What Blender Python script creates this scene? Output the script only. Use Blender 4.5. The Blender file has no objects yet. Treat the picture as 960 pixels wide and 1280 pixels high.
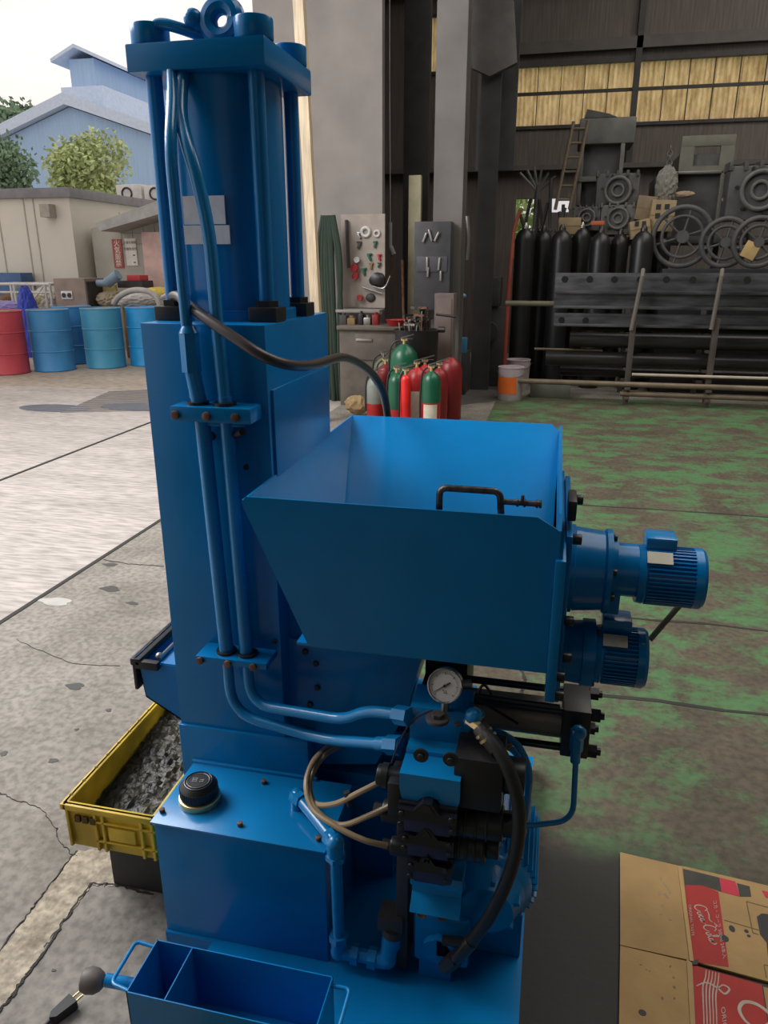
import bpy, bmesh, math, random
from mathutils import Vector, Matrix
random.seed(7)
S = bpy.context.scene
COL = S.collection
# ---------------------------------------------------------------- camera
FPX = 920.0; HC = 1.5; TH = math.radians(18.6); YA = math.radians(12.8)
cF = Vector((-math.sin(YA)*math.cos(TH), math.cos(YA)*math.cos(TH), -math.sin(TH)))
cR = Vector((math.cos(YA), math.sin(YA), 0))
cU = cR.cross(cF)
cd = bpy.data.cameras.new('camera'); cam = bpy.data.objects.new('camera', cd); COL.objects.link(cam)
cd.sensor_fit = 'VERTICAL'; cd.sensor_height = 36; cd.lens = 36*FPX/1280; cd.clip_end = 500; cd.clip_start = .05
m = Matrix((cR, cU, -cF)).transposed().to_4x4(); m.translation = (0, 0, HC)
cam.matrix_world = m
S.camera = cam
# ---------------------------------------------------------------- light
S.view_settings.view_transform = 'Standard'; S.view_settings.look = 'None'
S.view_settings.exposure = 0.0; S.view_settings.gamma = 1.0; S.view_settings.use_curve_mapping = False
W = bpy.data.worlds.new('overcast_sky'); S.world = W; W.use_nodes = True
nt = W.node_tree; bg = nt.nodes['Background']
tc = nt.nodes.new('ShaderNodeTexCoord'); mp = nt.nodes.new('ShaderNodeMapping'); nz = nt.nodes.new('ShaderNodeTexNoise'); cr = nt.nodes.new('ShaderNodeValToRGB')
mp.inputs['Scale'].default_value = (1.2, 1.2, 4.5); nz.inputs['Scale'].default_value = 2.2; nz.inputs['Detail'].default_value = 4
cr.color_ramp.elements[0].position = .36; cr.color_ramp.elements[0].color = (.56, .53, .54, 1)
cr.color_ramp.elements[1].position = .60; cr.color_ramp.elements[1].color = (.95, .87, .82, 1)
nt.links.new(tc.outputs['Generated'], mp.inputs['Vector']); nt.links.new(mp.outputs[0], nz.inputs['Vector'])
nt.links.new(nz.outputs['Fac'], cr.inputs['Fac']); nt.links.new(cr.outputs['Color'], bg.inputs['Color'])
bg.inputs['Strength'].default_value = 1.22
def area(name, loc, rot, sx, sy, e, col=(1, 1, 1)):
    l = bpy.data.lights.new(name, 'AREA'); l.shape = 'RECTANGLE'; l.size = sx; l.size_y = sy; l.energy = e; l.color = col
    o = bpy.data.objects.new(name, l); o.location = loc; o.rotation_euler = rot; COL.objects.link(o); return o
area('overhead_fill_light', (2.2, 3.0, 7.6), (0, 0, 0), 3, 4, 150, (1, .97, .93))  # added overhead fill for floor and upward faces, not a fixture of the hall
area('overhead_fill_light', (4.0, 8.0, 7.6), (0, 0, 0), 6, 6, 330, (1, .93, .85))  # added fill that lifts the dim far end of the hall
area('rear_fill_light', (1.5, -7.8, 3.0), (math.radians(90), 0, 0), 5, 4, 14, (.95, .97, 1))  # added weak fill from behind the camera; the rear wall has no door
area('opening_daylight', (-5.2, 2.9, 5.0), (0, math.radians(-49), 0), 3, 4.5, 480, (.97, .98, 1))

# ---------------------------------------------------------------- helpers
def ray(px, py):
    return cF + cR*((px-480)/FPX) - cU*((py-640)/FPX)
def P(px, py, x=None, y=None, z=None):
    d = ray(px, py)
    t = x/d.x if x is not None else (y/d.y if y is not None else (z-HC)/d.z)
    return Vector((d.x*t, d.y*t, HC+d.z*t))

def spline(pts, n=6):
    pts = [Vector(p) for p in pts]
    if len(pts) < 3: return pts
    out = []
    for i in range(len(pts)-1):
        p0 = pts[max(i-1, 0)]; p1 = pts[i]; p2 = pts[i+1]; p3 = pts[min(i+2, len(pts)-1)]
        for k in range(n):
            t = k/n
            out.append(.5*((2*p1)+(p2-p0)*t+(2*p0-5*p1+4*p2-p3)*t*t+(3*p1-p0-3*p2+p3)*t**3))
    out.append(pts[-1]); return out

def fillet(pts, r, n=6):
    pts = [Vector(p) for p in pts]; out = [pts[0]]
    for i in range(1, len(pts)-1):
        a, b, c = pts[i-1], pts[i], pts[i+1]
        d1 = (a-b); d2 = (c-b); q = min(r, d1.length*.48, d2.length*.48)
        s = b+d1.normalized()*q; e = b+d2.normalized()*q
        for k in range(n+1):
            t = k/n; out.append(s*(1-t)**2+b*2*t*(1-t)+e*t*t)
    out.append(pts[-1]); return out

class B:
    def __init__(s): s.bm = bmesh.new()
    def _bev(s, vs, bev, seg=2):
        if bev > 0:
            es = set(e for v in vs for e in v.link_edges)
            bmesh.ops.bevel(s.bm, geom=list(es), offset=bev, segments=seg, affect='EDGES', profile=.6)
    def box(s, x0, x1, y0, y1, z0, z1, bev=0, seg=2):
        vs = bmesh.ops.create_cube(s.bm, size=1)['verts']
        for v in vs:
            v.co = Vector(((x0+x1)/2+v.co.x*(x1-x0), (y0+y1)/2+v.co.y*(y1-y0), (z0+z1)/2+v.co.z*(z1-z0)))
        s._bev(vs, bev, seg); return s
    def obox(s, c, size, rz=0, bev=0, rx=0, ry=0):
        vs = bmesh.ops.create_cube(s.bm, size=1)['verts']
        R = Matrix.Rotation(rz, 3, 'Z') @ Matrix.Rotation(ry, 3, 'Y') @ Matrix.Rotation(rx, 3, 'X')
        for v in vs:
            v.co = R @ Vector((v.co.x*size[0], v.co.y*size[1], v.co.z*size[2])) + Vector(c)
        s._bev(vs, bev); return s
    def cyl(s, p0, p1, r, r2=None, seg=24, bev=0):
        p0 = Vector(p0); p1 = Vector(p1); d = p1-p0; r2 = r if r2 is None else r2
        q = Vector((0, 0, 1)).rotation_difference(d.normalized()).to_matrix()
        rings = []
        prof = [(0, r), (1, r2)]
        if bev > 0:
            L = d.length; b = bev
            prof = [(0, r-b), (b/L*.3, r-b*.3), (b/L, r), (1-b/L, r2), (1-b/L*.3, r2-b*.3), (1, r2-b)]
        for t, rr in prof:
            rings.append([s.bm.verts.new(p0+d*t+q @ Vector((rr*math.cos(2*math.pi*k/seg), rr*math.sin(2*math.pi*k/seg), 0))) for k in range(seg)])
        for a, b in zip(rings, rings[1:]):
            for k in range(seg): s.bm.faces.new((a[k], a[(k+1) % seg], b[(k+1) % seg], b[k]))
        s.bm.faces.new(rings[0][::-1]); s.bm.faces.new(rings[-1]); return s
    def tube(s, pts, r, seg=12, cap=True):
        pts = [Vector(p) for p in pts]; pts = [p for i, p in enumerate(pts) if i == 0 or (p-pts[i-1]).length > 1e-5]
        rings = []; up = None
        for i, p in enumerate(pts):
            t = (pts[min(i+1, len(pts)-1)]-pts[max(i-1, 0)]).normalized()
            if up is None:
                up = t.orthogonal().normalized()
            up = (up-t*up.dot(t)); up = up.normalized() if up.length > 1e-6 else t.orthogonal().normalized()
            w = t.cross(up); rr = r[i] if isinstance(r, (list, tuple)) else r
            rings.append([s.bm.verts.new(p+(up*math.cos(2*math.pi*k/seg)+w*math.sin(2*math.pi*k/seg))*rr) for k in range(seg)])
        for a, b in zip(rings, rings[1:]):
            for k in range(seg): s.bm.faces.new((a[k], a[(k+1) % seg], b[(k+1) % seg], b[k]))
        if cap: s.bm.faces.new(rings[0][::-1]); s.bm.faces.new(rings[-1])
        return s
    def prism(s, poly, off):
        off = Vector(off); a = [s.bm.verts.new(Vector(p)) for p in poly]; b = [s.bm.verts.new(Vector(p)+off) for p in poly]
        n = len(a); s.bm.faces.new(a[::-1]); s.bm.faces.new(b)
        for k in range(n): s.bm.faces.new((a[k], a[(k+1) % n], b[(k+1) % n], b[k]))
        return s
    def lathe(s, prof, c, axis=(0, 0, 1), seg=28):
        c = Vector(c); q = Vector((0, 0, 1)).rotation_difference(Vector(axis).normalized()).to_matrix()
        rings = []
        for h, r in prof:
            r = max(r, 1e-4)
            rings.append([s.bm.verts.new(c+q @ Vector((r*math.cos(2*math.pi*k/seg), r*math.sin(2*math.pi*k/seg), h))) for k in range(seg)])
        for a, b in zip(rings, rings[1:]):
            for k in range(seg): s.bm.faces.new((a[k], a[(k+1) % seg], b[(k+1) % seg], b[k]))
        s.bm.faces.new(rings[0][::-1]); s.bm.faces.new(rings[-1]); return s
    def torus(s, c, R, r, axis=(0, 0, 1), seg=32, a0=0, a1=2*math.pi):
        c = Vector(c); q = Vector((0, 0, 1)).rotation_difference(Vector(axis).normalized()).to_matrix()
        n = seg; full = abs(a1-a0-2*math.pi) < 1e-6
        pts = [c+q @ Vector((R*math.cos(a0+(a1-a0)*k/n), R*math.sin(a0+(a1-a0)*k/n), 0)) for k in range(n+1)]
        return s.tube(pts, r, 10, cap=not full)
    def ball(s, c, r, sc=(1, 1, 1), sub=3, jit=0):
        vs = bmesh.ops.create_icosphere(s.bm, subdivisions=sub, radius=1)['verts']
        for v in vs:
            k = 1+random.uniform(-jit, jit)
            v.co = Vector((v.co.x*r*sc[0]*k, v.co.y*r*sc[1]*k, v.co.z*r*sc[2]*k))+Vector(c)
        return s
    def done(s, name, mat, parent=None, flat=False, **tags):
        org = Vector(parent['_w']) if parent is not None else None
        bmesh.ops.recalc_face_normals(s.bm, faces=s.bm.faces)
        me = bpy.data.meshes.new(name)
        if org is not None: bmesh.ops.translate(s.bm, verts=s.bm.verts, vec=-org)
        s.bm.to_mesh(me); s.bm.free()
        if not flat:
            me.polygons.foreach_set('use_smooth', [True]*len(me.polygons)); me.set_sharp_from_angle(angle=math.radians(32))
        me.materials.append(mat)
        o = bpy.data.objects.new(name, me); COL.objects.link(o)
        if parent is not None: o.parent = parent; o['_w'] = tuple(org)
        else: o['_w'] = (0.0, 0.0, 0.0)
        for k, v in tags.items(): o[k] = v
        return o

def split(b, name, mt, parent, **k):     # every loose piece becomes a part of its own
    bm = b.bm; bm.verts.ensure_lookup_table(); seen = set(); out = []
    for v0 in bm.verts:
        if v0 in seen: continue
        isl = []; stk = [v0]; seen.add(v0)
        while stk:
            q = stk.pop(); isl.append(q)
            for e in q.link_edges:
                w = e.other_vert(q)
                if w not in seen: seen.add(w); stk.append(w)
        nb = B(); mp_ = {q: nb.bm.verts.new(q.co) for q in isl}
        for f in set(f for q in isl for f in q.link_faces): nb.bm.faces.new([mp_[q] for q in f.verts])
        out.append(nb.done(name, mt, parent, **k))
    b.bm.free(); return out
def thing(name, label, cat, loc=(0, 0, 0), group=None):
    o = bpy.data.objects.new(name, None); COL.objects.link(o); o.location = loc; o['_w'] = tuple(loc)
    o.empty_display_size = .1
    o['label'] = label; o['category'] = cat
    if group: o['group'] = group
    return o
def dup(root, loc, rz=0, label=None, group=None, scale=None, mats=None):
    r = root.copy(); COL.objects.link(r); r.location = loc; r.rotation_euler = (0, 0, rz)
    if scale: r.scale = scale
    if label: r['label'] = label
    if group: r['group'] = group
    for ch in list(root.children):
        c = ch.copy(); COL.objects.link(c); c.parent = r
        if mats and ch.name.split('.')[0] in mats:
            c.data = c.data.copy(); c.data.materials[0] = mats[ch.name.split('.')[0]]
        for g in list(ch.children):
            d = g.copy(); COL.objects.link(d); d.parent = c
    return r
def txt(name, s, mat, origin, xdir, ydir, size, thick=.0005, parent=None, align='CENTER', **tags):
    cu = bpy.data.curves.new(name, 'FONT'); cu.body = s; cu.size = 1; cu.align_x = align; cu.align_y = 'CENTER'; cu.resolution_u = 3
    o = bpy.data.objects.new(name, cu); COL.objects.link(o)
    dg = bpy.context.evaluated_depsgraph_get(); me = bpy.data.meshes.new_from_object(o.evaluated_get(dg)); bpy.data.objects.remove(o)
    X = Vector(xdir).normalized(); Y = Vector(ydir).normalized(); N = X.cross(Y)
    org = Vector(parent['_w']) if parent is not None else Vector((0, 0, 0))
    sx, sy = size if isinstance(size, tuple) else (size, size)
    for v in me.vertices: v.co = Vector(origin)+X*v.co.x*sx+Y*v.co.y*sy+N*thick-org
    me.materials.clear(); me.materials.append(mat)
    o = bpy.data.objects.new(name, me); COL.objects.link(o)
    if parent is not None: o.parent = parent
    o['_w'] = tuple(org)
    for k, v in tags.items(): o[k] = v
    return o

# ---------------------------------------------------------------- materials
def mat(name, col, rough=.5, metal=0, var=.12, scale=6, bump=0, bscale=60, col2=None, coat=0, lo=.35, hi=.65, stretch=(1, 1, 1), spec=.5):
    m = bpy.data.materials.new(name); m.use_nodes = True; n = m.node_tree; b = n.nodes['Principled BSDF']
    b.inputs['Roughness'].default_value = rough; b.inputs['Metallic'].default_value = metal
    b.inputs['Specular IOR Level'].default_value = spec
    if coat: b.inputs['Coat Weight'].default_value = coat; b.inputs['Coat Roughness'].default_value = .12
    t = n.nodes.new('ShaderNodeTexCoord'); mp = n.nodes.new('ShaderNodeMapping'); mp.inputs['Scale'].default_value = stretch
    z = n.nodes.new('ShaderNodeTexNoise'); z.inputs['Scale'].default_value = scale; z.inputs['Detail'].default_value = 6
    r = n.nodes.new('ShaderNodeValToRGB')
    c2 = col2 or tuple(c*(1-var) for c in col); c1 = col if col2 else tuple(min(1, c*(1+var)) for c in col)
    r.color_ramp.elements[0].position = lo; r.color_ramp.elements[0].color = (*c2, 1)
    r.color_ramp.elements[1].position = hi; r.color_ramp.elements[1].color = (*c1, 1)
    n.links.new(t.outputs['Object'], mp.inputs[0]); n.links.new(mp.outputs[0], z.inputs['Vector']); n.links.new(z.outputs['Fac'], r.inputs['Fac'])
    n.links.new(r.outputs['Color'], b.inputs['Base Color'])
    if bump:
        z2 = n.nodes.new('ShaderNodeTexNoise'); z2.inputs['Scale'].default_value = bscale; z2.inputs['Detail'].default_value = 5
        bp = n.nodes.new('ShaderNodeBump'); bp.inputs['Strength'].default_value = bump; bp.inputs['Distance'].default_value = .01
        n.links.new(mp.outputs[0], z2.inputs['Vector']); n.links.new(z2.outputs['Fac'], bp.inputs['Height']); n.links.new(bp.outputs[0], b.inputs['Normal'])
    return m
BLUE = mat('blue_enamel', (.002, .185, .47), .24, var=.06, bump=.02, bscale=25, spec=.32)
BLUE2 = mat('blue_enamel_pipe', (.004, .215, .52), .25, var=.06, coat=.2)
BLACK = mat('black_metal', (.018, .018, .02), .4, var=.2)
BLACKV = mat('black_valve', (.012, .013, .02), .28, var=.2)
NAVY = mat('navy_label', (.02, .025, .10), .35)
RUB = mat('black_rubber', (.014, .014, .015), .55)
STEEL = mat('dull_steel', (.34, .33, .31), .35, .9)
CHROME = mat('bright_steel', (.6, .6, .6), .2, 1)
BRASS = mat('brass', (.72, .55, .28), .3, .7)
DKST = mat('dark_oiled_steel', (.06, .055, .05), .4, .7, bump=.1)
RUST = mat('rusty_bolt', (.16, .08, .05), .6, .3, var=.4, scale=30)
CABLE = mat('brown_cable', (.30, .22, .13), .35, var=.1)
WHITE = mat('dial_white', (.55, .53, .51), .5, var=.03)
PLATE = mat('name_plate', (.75, .75, .75), .4, .3, var=.08, scale=30)
PAPER = mat('sticker_paper', (.62, .58, .45), .6, var=.08, scale=30)
INK = mat('black_ink', (.02, .02, .02), .6)
SILV = mat('silver_lettering', (.45, .45, .45), .4, .5)
RED = mat('red_paint', (.42, .02, .02), .35, var=.15)
DRED = mat('dark_red_paint', (.22, .012, .016), .4, var=.15)
GREEN = mat('green_paint', (.01, .10, .05), .3, var=.15)
YEL = mat('yellow_plastic', (.62, .42, .03), .5, var=.25, scale=9, bump=.1)
SLUDGE = mat('rubber_scraps', (.035, .032, .014), .35, col2=(.006, .006, .005), scale=22, bump=.8, bscale=60)
GREY = mat('grey_paint', (.22, .21, .19), .6, var=.1)
DGREY = mat('dark_grey_paint', (.045, .043, .042), .6, var=.2)
CARD = mat('cardboard', (.42, .27, .11), .8, var=.10, scale=8, bump=.1)
CARDD = mat('cardboard_dark', (.20, .13, .06), .8, var=.2)

# ================================================================ SETTING
def nn(n, t, **k):
    x = n.nodes.new(t)
    for a, b in k.items(): setattr(x, a, b)
    return x
def floor_mat(name, c1, c2, green=False, scale=3.0, fine=40, rough=.7, stretch=(1, 1, 1)):
    m = bpy.data.materials.new(name); m.use_nodes = True; n = m.node_tree; L = n.links; b = n.nodes['Principled BSDF']
    b.inputs['Roughness'].default_value = rough
    t = nn(n, 'ShaderNodeTexCoord'); mp = nn(n, 'ShaderNodeMapping'); mp.inputs['Scale'].default_value = stretch; L.new(t.outputs['Object'], mp.inputs[0])
    z1 = nn(n, 'ShaderNodeTexNoise'); z1.inputs['Scale'].default_value = scale; z1.inputs['Detail'].default_value = 8; z1.inputs['Roughness'].default_value = .65; L.new(mp.outputs[0], z1.inputs['Vector'])
    z2 = nn(n, 'ShaderNodeTexNoise'); z2.inputs['Scale'].default_value = fine; z2.inputs['Detail'].default_value = 6; L.new(mp.outputs[0], z2.inputs['Vector'])
    r = nn(n, 'ShaderNodeValToRGB'); r.color_ramp.elements[0].position = .32; r.color_ramp.elements[0].color = (*c2, 1); r.color_ramp.elements[1].position = .62; r.color_ramp.elements[1].color = (*c1, 1)
    L.new(z1.outputs['Fac'], r.inputs['Fac'])
    mx = nn(n, 'ShaderNodeMix', data_type='RGBA', blend_type='MULTIPLY'); mx.inputs[0].default_value = .7
    r2 = nn(n, 'ShaderNodeValToRGB'); r2.color_ramp.elements[0].position = .35; r2.color_ramp.elements[0].color = (.45, .45, .45, 1); r2.color_ramp.elements[1].position = .6; r2.color_ramp.elements[1].color = (1, 1, 1, 1)
    L.new(z2.outputs['Fac'], r2.inputs['Fac']); L.new(r.outputs['Color'], mx.inputs[6]); L.new(r2.outputs['Color'], mx.inputs[7])
    out = mx.outputs[2]
    if green:
        mp3 = nn(n, 'ShaderNodeMapping'); mp3.inputs['Scale'].default_value = (.8, 1.15, 1); L.new(t.outputs['Object'], mp3.inputs[0])
        z3 = nn(n, 'ShaderNodeTexNoise'); z3.inputs['Scale'].default_value = 3.0; z3.inputs['Detail'].default_value = 12; z3.inputs['Roughness'].default_value = .78; L.new(mp3.outputs[0], z3.inputs['Vector'])
        r3 = nn(n, 'ShaderNodeValToRGB'); r3.color_ramp.elements[0].position = .475; r3.color_ramp.elements[0].color = (0, 0, 0, 1); r3.color_ramp.elements[1].position = .56; r3.color_ramp.elements[1].color = (1, 1, 1, 1)
        L.new(z3.outputs['Fac'], r3.inputs['Fac'])
        sp = nn(n, 'ShaderNodeSeparateXYZ'); L.new(t.outputs['Object'], sp.inputs[0])
        g1 = nn(n, 'ShaderNodeMath', operation='GREATER_THAN'); g1.inputs[1].default_value = -.62; L.new(sp.outputs[0], g1.inputs[0])
        g2 = nn(n, 'ShaderNodeMath', operation='LESS_THAN'); g2.inputs[1].default_value = 9.0; L.new(sp.outputs[1], g2.inputs[0])
        g3 = nn(n, 'ShaderNodeMath', operation='MULTIPLY'); L.new(g1.outputs[0], g3.inputs[0]); L.new(g2.outputs[0], g3.inputs[1])
        # paint is worn away near the machine: fades with y below ~1.9
        ms = nn(n, 'ShaderNodeMapRange'); ms.inputs[1].default_value = 1.2; ms.inputs[2].default_value = 2.6; ms.inputs[3].default_value = .45; ms.inputs[4].default_value = .92; L.new(sp.outputs[1], ms.inputs[0])
        g4 = nn(n, 'ShaderNodeMath', operation='MULTIPLY'); L.new(g3.outputs[0], g4.inputs[0]); L.new(r3.outputs['Color'], g4.inputs[1])
        g5 = nn(n, 'ShaderNodeMath', operation='MULTIPLY'); L.new(g4.outputs[0], g5.inputs[0]); L.new(ms.outputs[0], g5.inputs[1])
        mg = nn(n, 'ShaderNodeMix', data_type='RGBA'); L.new(g5.outputs[0], mg.inputs[0]); db_ = nn(n, 'ShaderNodeMix', data_type='RGBA', blend_type='MULTIPLY'); L.new(g3.outputs[0], db_.inputs[0]); L.new(out, db_.inputs[6]); db_.inputs[7].default_value = (.38, .34, .26, 1)
        L.new(db_.outputs[2], mg.inputs[6])
        gz = nn(n, 'ShaderNodeMix', data_type='RGBA'); L.new(z2.outputs['Fac'], gz.inputs[0]); gz.inputs[6].default_value = (.045, .13, .05, 1); gz.inputs[7].default_value = (.10, .25, .085, 1); L.new(gz.outputs[2], mg.inputs[7])
        out = mg.outputs[2]
        # soft-edged dark patch on the floor beside the machine
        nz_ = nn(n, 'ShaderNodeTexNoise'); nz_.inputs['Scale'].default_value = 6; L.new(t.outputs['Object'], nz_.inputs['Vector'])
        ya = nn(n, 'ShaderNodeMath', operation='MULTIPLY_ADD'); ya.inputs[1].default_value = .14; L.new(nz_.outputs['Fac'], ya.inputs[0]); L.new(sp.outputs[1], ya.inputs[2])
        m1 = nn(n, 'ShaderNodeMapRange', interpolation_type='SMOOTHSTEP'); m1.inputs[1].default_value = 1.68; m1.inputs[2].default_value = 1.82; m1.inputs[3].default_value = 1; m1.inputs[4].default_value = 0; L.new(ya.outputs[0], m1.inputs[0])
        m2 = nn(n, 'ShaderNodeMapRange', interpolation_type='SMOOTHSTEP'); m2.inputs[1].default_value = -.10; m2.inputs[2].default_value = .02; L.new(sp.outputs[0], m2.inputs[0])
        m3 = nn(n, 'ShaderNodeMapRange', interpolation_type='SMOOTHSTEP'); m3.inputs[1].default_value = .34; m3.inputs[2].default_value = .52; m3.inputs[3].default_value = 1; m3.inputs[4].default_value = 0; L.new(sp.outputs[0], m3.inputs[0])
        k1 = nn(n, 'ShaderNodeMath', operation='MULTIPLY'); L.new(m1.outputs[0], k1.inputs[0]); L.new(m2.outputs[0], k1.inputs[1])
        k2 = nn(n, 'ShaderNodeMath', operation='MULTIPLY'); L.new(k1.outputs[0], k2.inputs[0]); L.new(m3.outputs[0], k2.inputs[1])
        dk = nn(n, 'ShaderNodeMix', data_type='RGBA'); L.new(k2.outputs[0], dk.inputs[0]); L.new(out, dk.inputs[6]); dk.inputs[7].default_value = (.028, .026, .023, 1)
        out = dk.outputs[2]
    L.new(out, b.inputs['Base Color'])
    bp = nn(n, 'ShaderNodeBump'); bp.inputs['Strength'].default_value = .25; bp.inputs['Distance'].default_value = .01; L.new(z2.outputs['Fac'], bp.inputs['Height']); L.new(bp.outputs[0], b.inputs['Normal'])
    return m
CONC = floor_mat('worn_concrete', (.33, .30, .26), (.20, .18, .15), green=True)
SLAB = floor_mat('pale_yard_slab', (.55, .495, .455), (.40, .365, .33), scale=1.2, fine=14, stretch=(.5, 3, 1))
SAND = floor_mat('sandy_yard', (.50, .42, .33), (.38, .32, .25), scale=.9, fine=12, stretch=(.6, 2, 1))
XO = -2.3
def st(name, b, m, **k): return b.done(name, m, kind='structure', **k)
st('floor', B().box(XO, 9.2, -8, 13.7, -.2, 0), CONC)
st('ground_slab', B().box(-16, XO, -8, 8.3, -.2, -.002), SLAB)
st('ground_yard', B().box(-70, XO, 8.3, 75, -.2, -.004), SAND)
# expansion joints / threshold rail
JO = mat('joint_black', (.03, .028, .025), .8)
st('trim_1', B().box(XO-.012, XO+.012, -4, 7.2, -.01, .003), JO)
st('trim_2', B().box(-3.905, -3.88, -4, 8.3, -.01, .003), JO)
g = B()
for yy, a, b_ in ((2.47, .0, 9), (3.15, .3, 9), (4.78, 0, 9)):
    pts = [Vector((a+(b_-a)*k/40, yy+random.uniform(-.012, .012), 0)) for k in range(41)]
    for p, q in zip(pts, pts[1:]):
        w = random.uniform(.006, .012); g.prism([p+Vector((0, -w, 0)), q+Vector((0, -w, 0)), q+Vector((0, w, 0)), p+Vector((0, w, 0))], (0, 0, .0015))
st('trim_3', g, JO)
CORR = mat('brown_cladding', (.13, .11, .098), .7, var=.2, stretch=(6, 6, .3))
CORL = mat('grey_cladding', (.20, .19, .18), .7, var=.15, stretch=(3, 3, .3))
# back wall (y = 13.5) with its translucent window band and small openings
YB = 13.5
bw = B()
for (x0, x1, z0, z1) in ((-4, 9.2, 5.25, 8), (-4, -2.38, 4.47, 5.25), (-2.14, 9.2, 4.47, 5.25), (-4, -.93, 4.05, 4.47), (-4, -1.27, 3.62, 4.05), (-4, 9.2, 2.54, 3.62), (-4, -.80, 1.6, 2.54), (-.50, -.22, 1.6, 2.54), (.07, 9.2, 1.6, 2.54), (-.22, .07, 1.6, 2.32), (-4, 9.2, 0, 1.6)):
    bw.box(x0, x1, YB, YB+.15, z0, z1)
st('wall_back', bw, CORR)
st('wall_right', B().box(9.2, 9.35, -8, YB, 0, 8), CORL)
st('wall_rear', B().box(-2.3, 9.2, -8.15, -8, 0, 8), CORR)
st('wall_left', B().box(-3.35, -3.2, 8.6, YB, 0, 8).box(XO-.1, XO, -8, -.6, 0, 8), CORR)
st('ceiling', B().box(XO, 9.35, -8, 7.3, 8, 8.15).box(-3.35, 9.35, 7.3, YB+.15, 8, 8.15), CORR)
def trans_mat():
    m = bpy.data.materials.new('yellowed_translucent_sheet'); m.use_nodes = True; n = m.node_tree; L = n.links
    n.nodes.remove(n.nodes['Principled BSDF']); out = n.nodes['Material Output']
    t = nn(n, 'ShaderNodeTexCoord'); mp = nn(n, 'ShaderNodeMapping'); mp.inputs['Scale'].default_value = (3, 3, .9); L.new(t.outputs['Object'], mp.inputs[0])
    z = nn(n, 'ShaderNodeTexNoise'); z.inputs['Scale'].default_value = 3; z.inputs['Detail'].default_value = 8; z.inputs['Roughness'].default_value = .7; L.new(mp.outputs[0], z.inputs['Vector'])
    r = nn(n, 'ShaderNodeValToRGB'); r.color_ramp.elements[0].position = .35; r.color_ramp.elements[0].color = (.50, .34, .16, 1); r.color_ramp.elements[1].position = .62; r.color_ramp.elements[1].color = (.92, .70, .38, 1)
    L.new(z.outputs['Fac'], r.inputs['Fac'])
    wv = nn(n, 'ShaderNodeTexWave'); wv.inputs['Scale'].default_value = 4.2; wv.bands_direction = 'X'; L.new(t.outputs['Object'], wv.inputs['Vector'])
    mx = nn(n, 'ShaderNodeMix', data_type='RGBA', blend_type='MULTIPLY'); mx.inputs[0].default_value = .15
    L.new(r.outputs['Color'], mx.inputs[6]); L.new(wv.outputs['Color'], mx.inputs[7])
    tr = nn(n, 'ShaderNodeBsdfTranslucent'); L.new(mx.outputs[2], tr.inputs[0]); L.new(tr.outputs[0], out.inputs[0])
    return m
TRANS = trans_mat()
def corr_sheet(x0, x1, z0, z1, y):
    b = B(); n = int((x1-x0)/.022)
    pv = None
    for k in range(n+1):
        x = x0+(x1-x0)*k/n; yy = y+.012*math.sin(x*2*math.pi/.075)
        v = (b.bm.verts.new((x, yy, z0)), b.bm.verts.new((x, yy, z1)))
        if pv: b.bm.faces.new((pv[0], v[0], v[1], pv[1]))
        pv = v
    return b
k = 1
for (x0, x1, z0, z1) in ((-.92, .90, 3.62, 4.46), (-1.27, -.93, 3.62, 4.05), (.99, 9.1, 3.62, 4.46), (-2.37, -2.15, 4.47, 5.25)):
    w = st('window_%d' % k, corr_sheet(x0, x1, z0, z1, YB+.05), TRANS)
    w['_w'] = (0, 0, 0)
    f = B().box(x0, x1, YB-.05, YB, 4.055, 4.10) if k in (1, 3) else B().box(x0, x1+.03, YB-.05, YB, z1-.02, z1+.02)
    f.box(x0-.03, x1+.03, YB-.04, YB, z0-.05, z0)
    if k in (1, 3): f.box(x0-.03, x1+.03, YB-.05, YB, 4.46, 4.52)
    xx = x0+.36
    while xx < x1-.1:
        f.box(xx, xx+.012, YB-.01, YB+.03, z0, z1); xx += .36
    f.done('window_frame', DGREY, w)
    k += 1
# green/bright small windows
FOL = mat('garden_green', (.35, .55, .25), .8, var=.3, scale=3)
st('ground_garden', B().box(-6, 12, YB+.3, 30, -.2, -.003), mat('garden_ground', (.30, .42, .18), .9))
st('trim_4', B().box(.895, .985, YB-.12, YB-.0, 2.6, 8), DGREY)
# wall beams on the upper back wall
st('trim_5', B().box(-1.3, 9.2, YB-.12, YB, 4.62, 4.78).box(-3.2, 9.2, YB-.3, YB, 5.55, 5.75).box(-3.2, 9.2, YB-.2, YB, 2.95, 3.02), mat('beam_brown', (.10, .09, .08), .6))
st('trim_6', B().box(3.85, 3.95, YB-.15, YB, 2.6, 8).box(6.8, 6.9, YB-.15, YB, 2.6, 8), DGREY)

# wing wall at left behind the opening, and columns
WALLP = mat('pinkish_grey_panel', (.25, .225, .205), .75, var=.12, scale=2)
st('wall_wing', B().box(-3.35, -1.95, 8.5, 8.62, 0, 8), WALLP)
COLM = mat('grey_steel_column', (.17, .155, .145), .6, var=.15, scale=2)
def hcol(x0, x1, y0, y1, z1, label):
    o = B().box(x0, x1, y0, y0+.02, 0, z1).box(x0, x1, y1-.02, y1, 0, z1).box((x0+x1)/2-.01, (x0+x1)/2+.01, y0+.02, y1-.02, 0, z1).done('trim_7', COLM, kind='structure')
    return o
hcol(-1.385, -1.07, 8.5, 8.85, 8, '')
st('trim_8', B().box(-1.90, -1.60, 9.4, 9.5, 0, 8), DGREY)
st('trim_9', B().box(-1.07, -.62, 9.6, 9.7, 2.55, 8).box(-1.0, -.78, 9.3, 9.4, 0, 3.6), DGREY)
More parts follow.
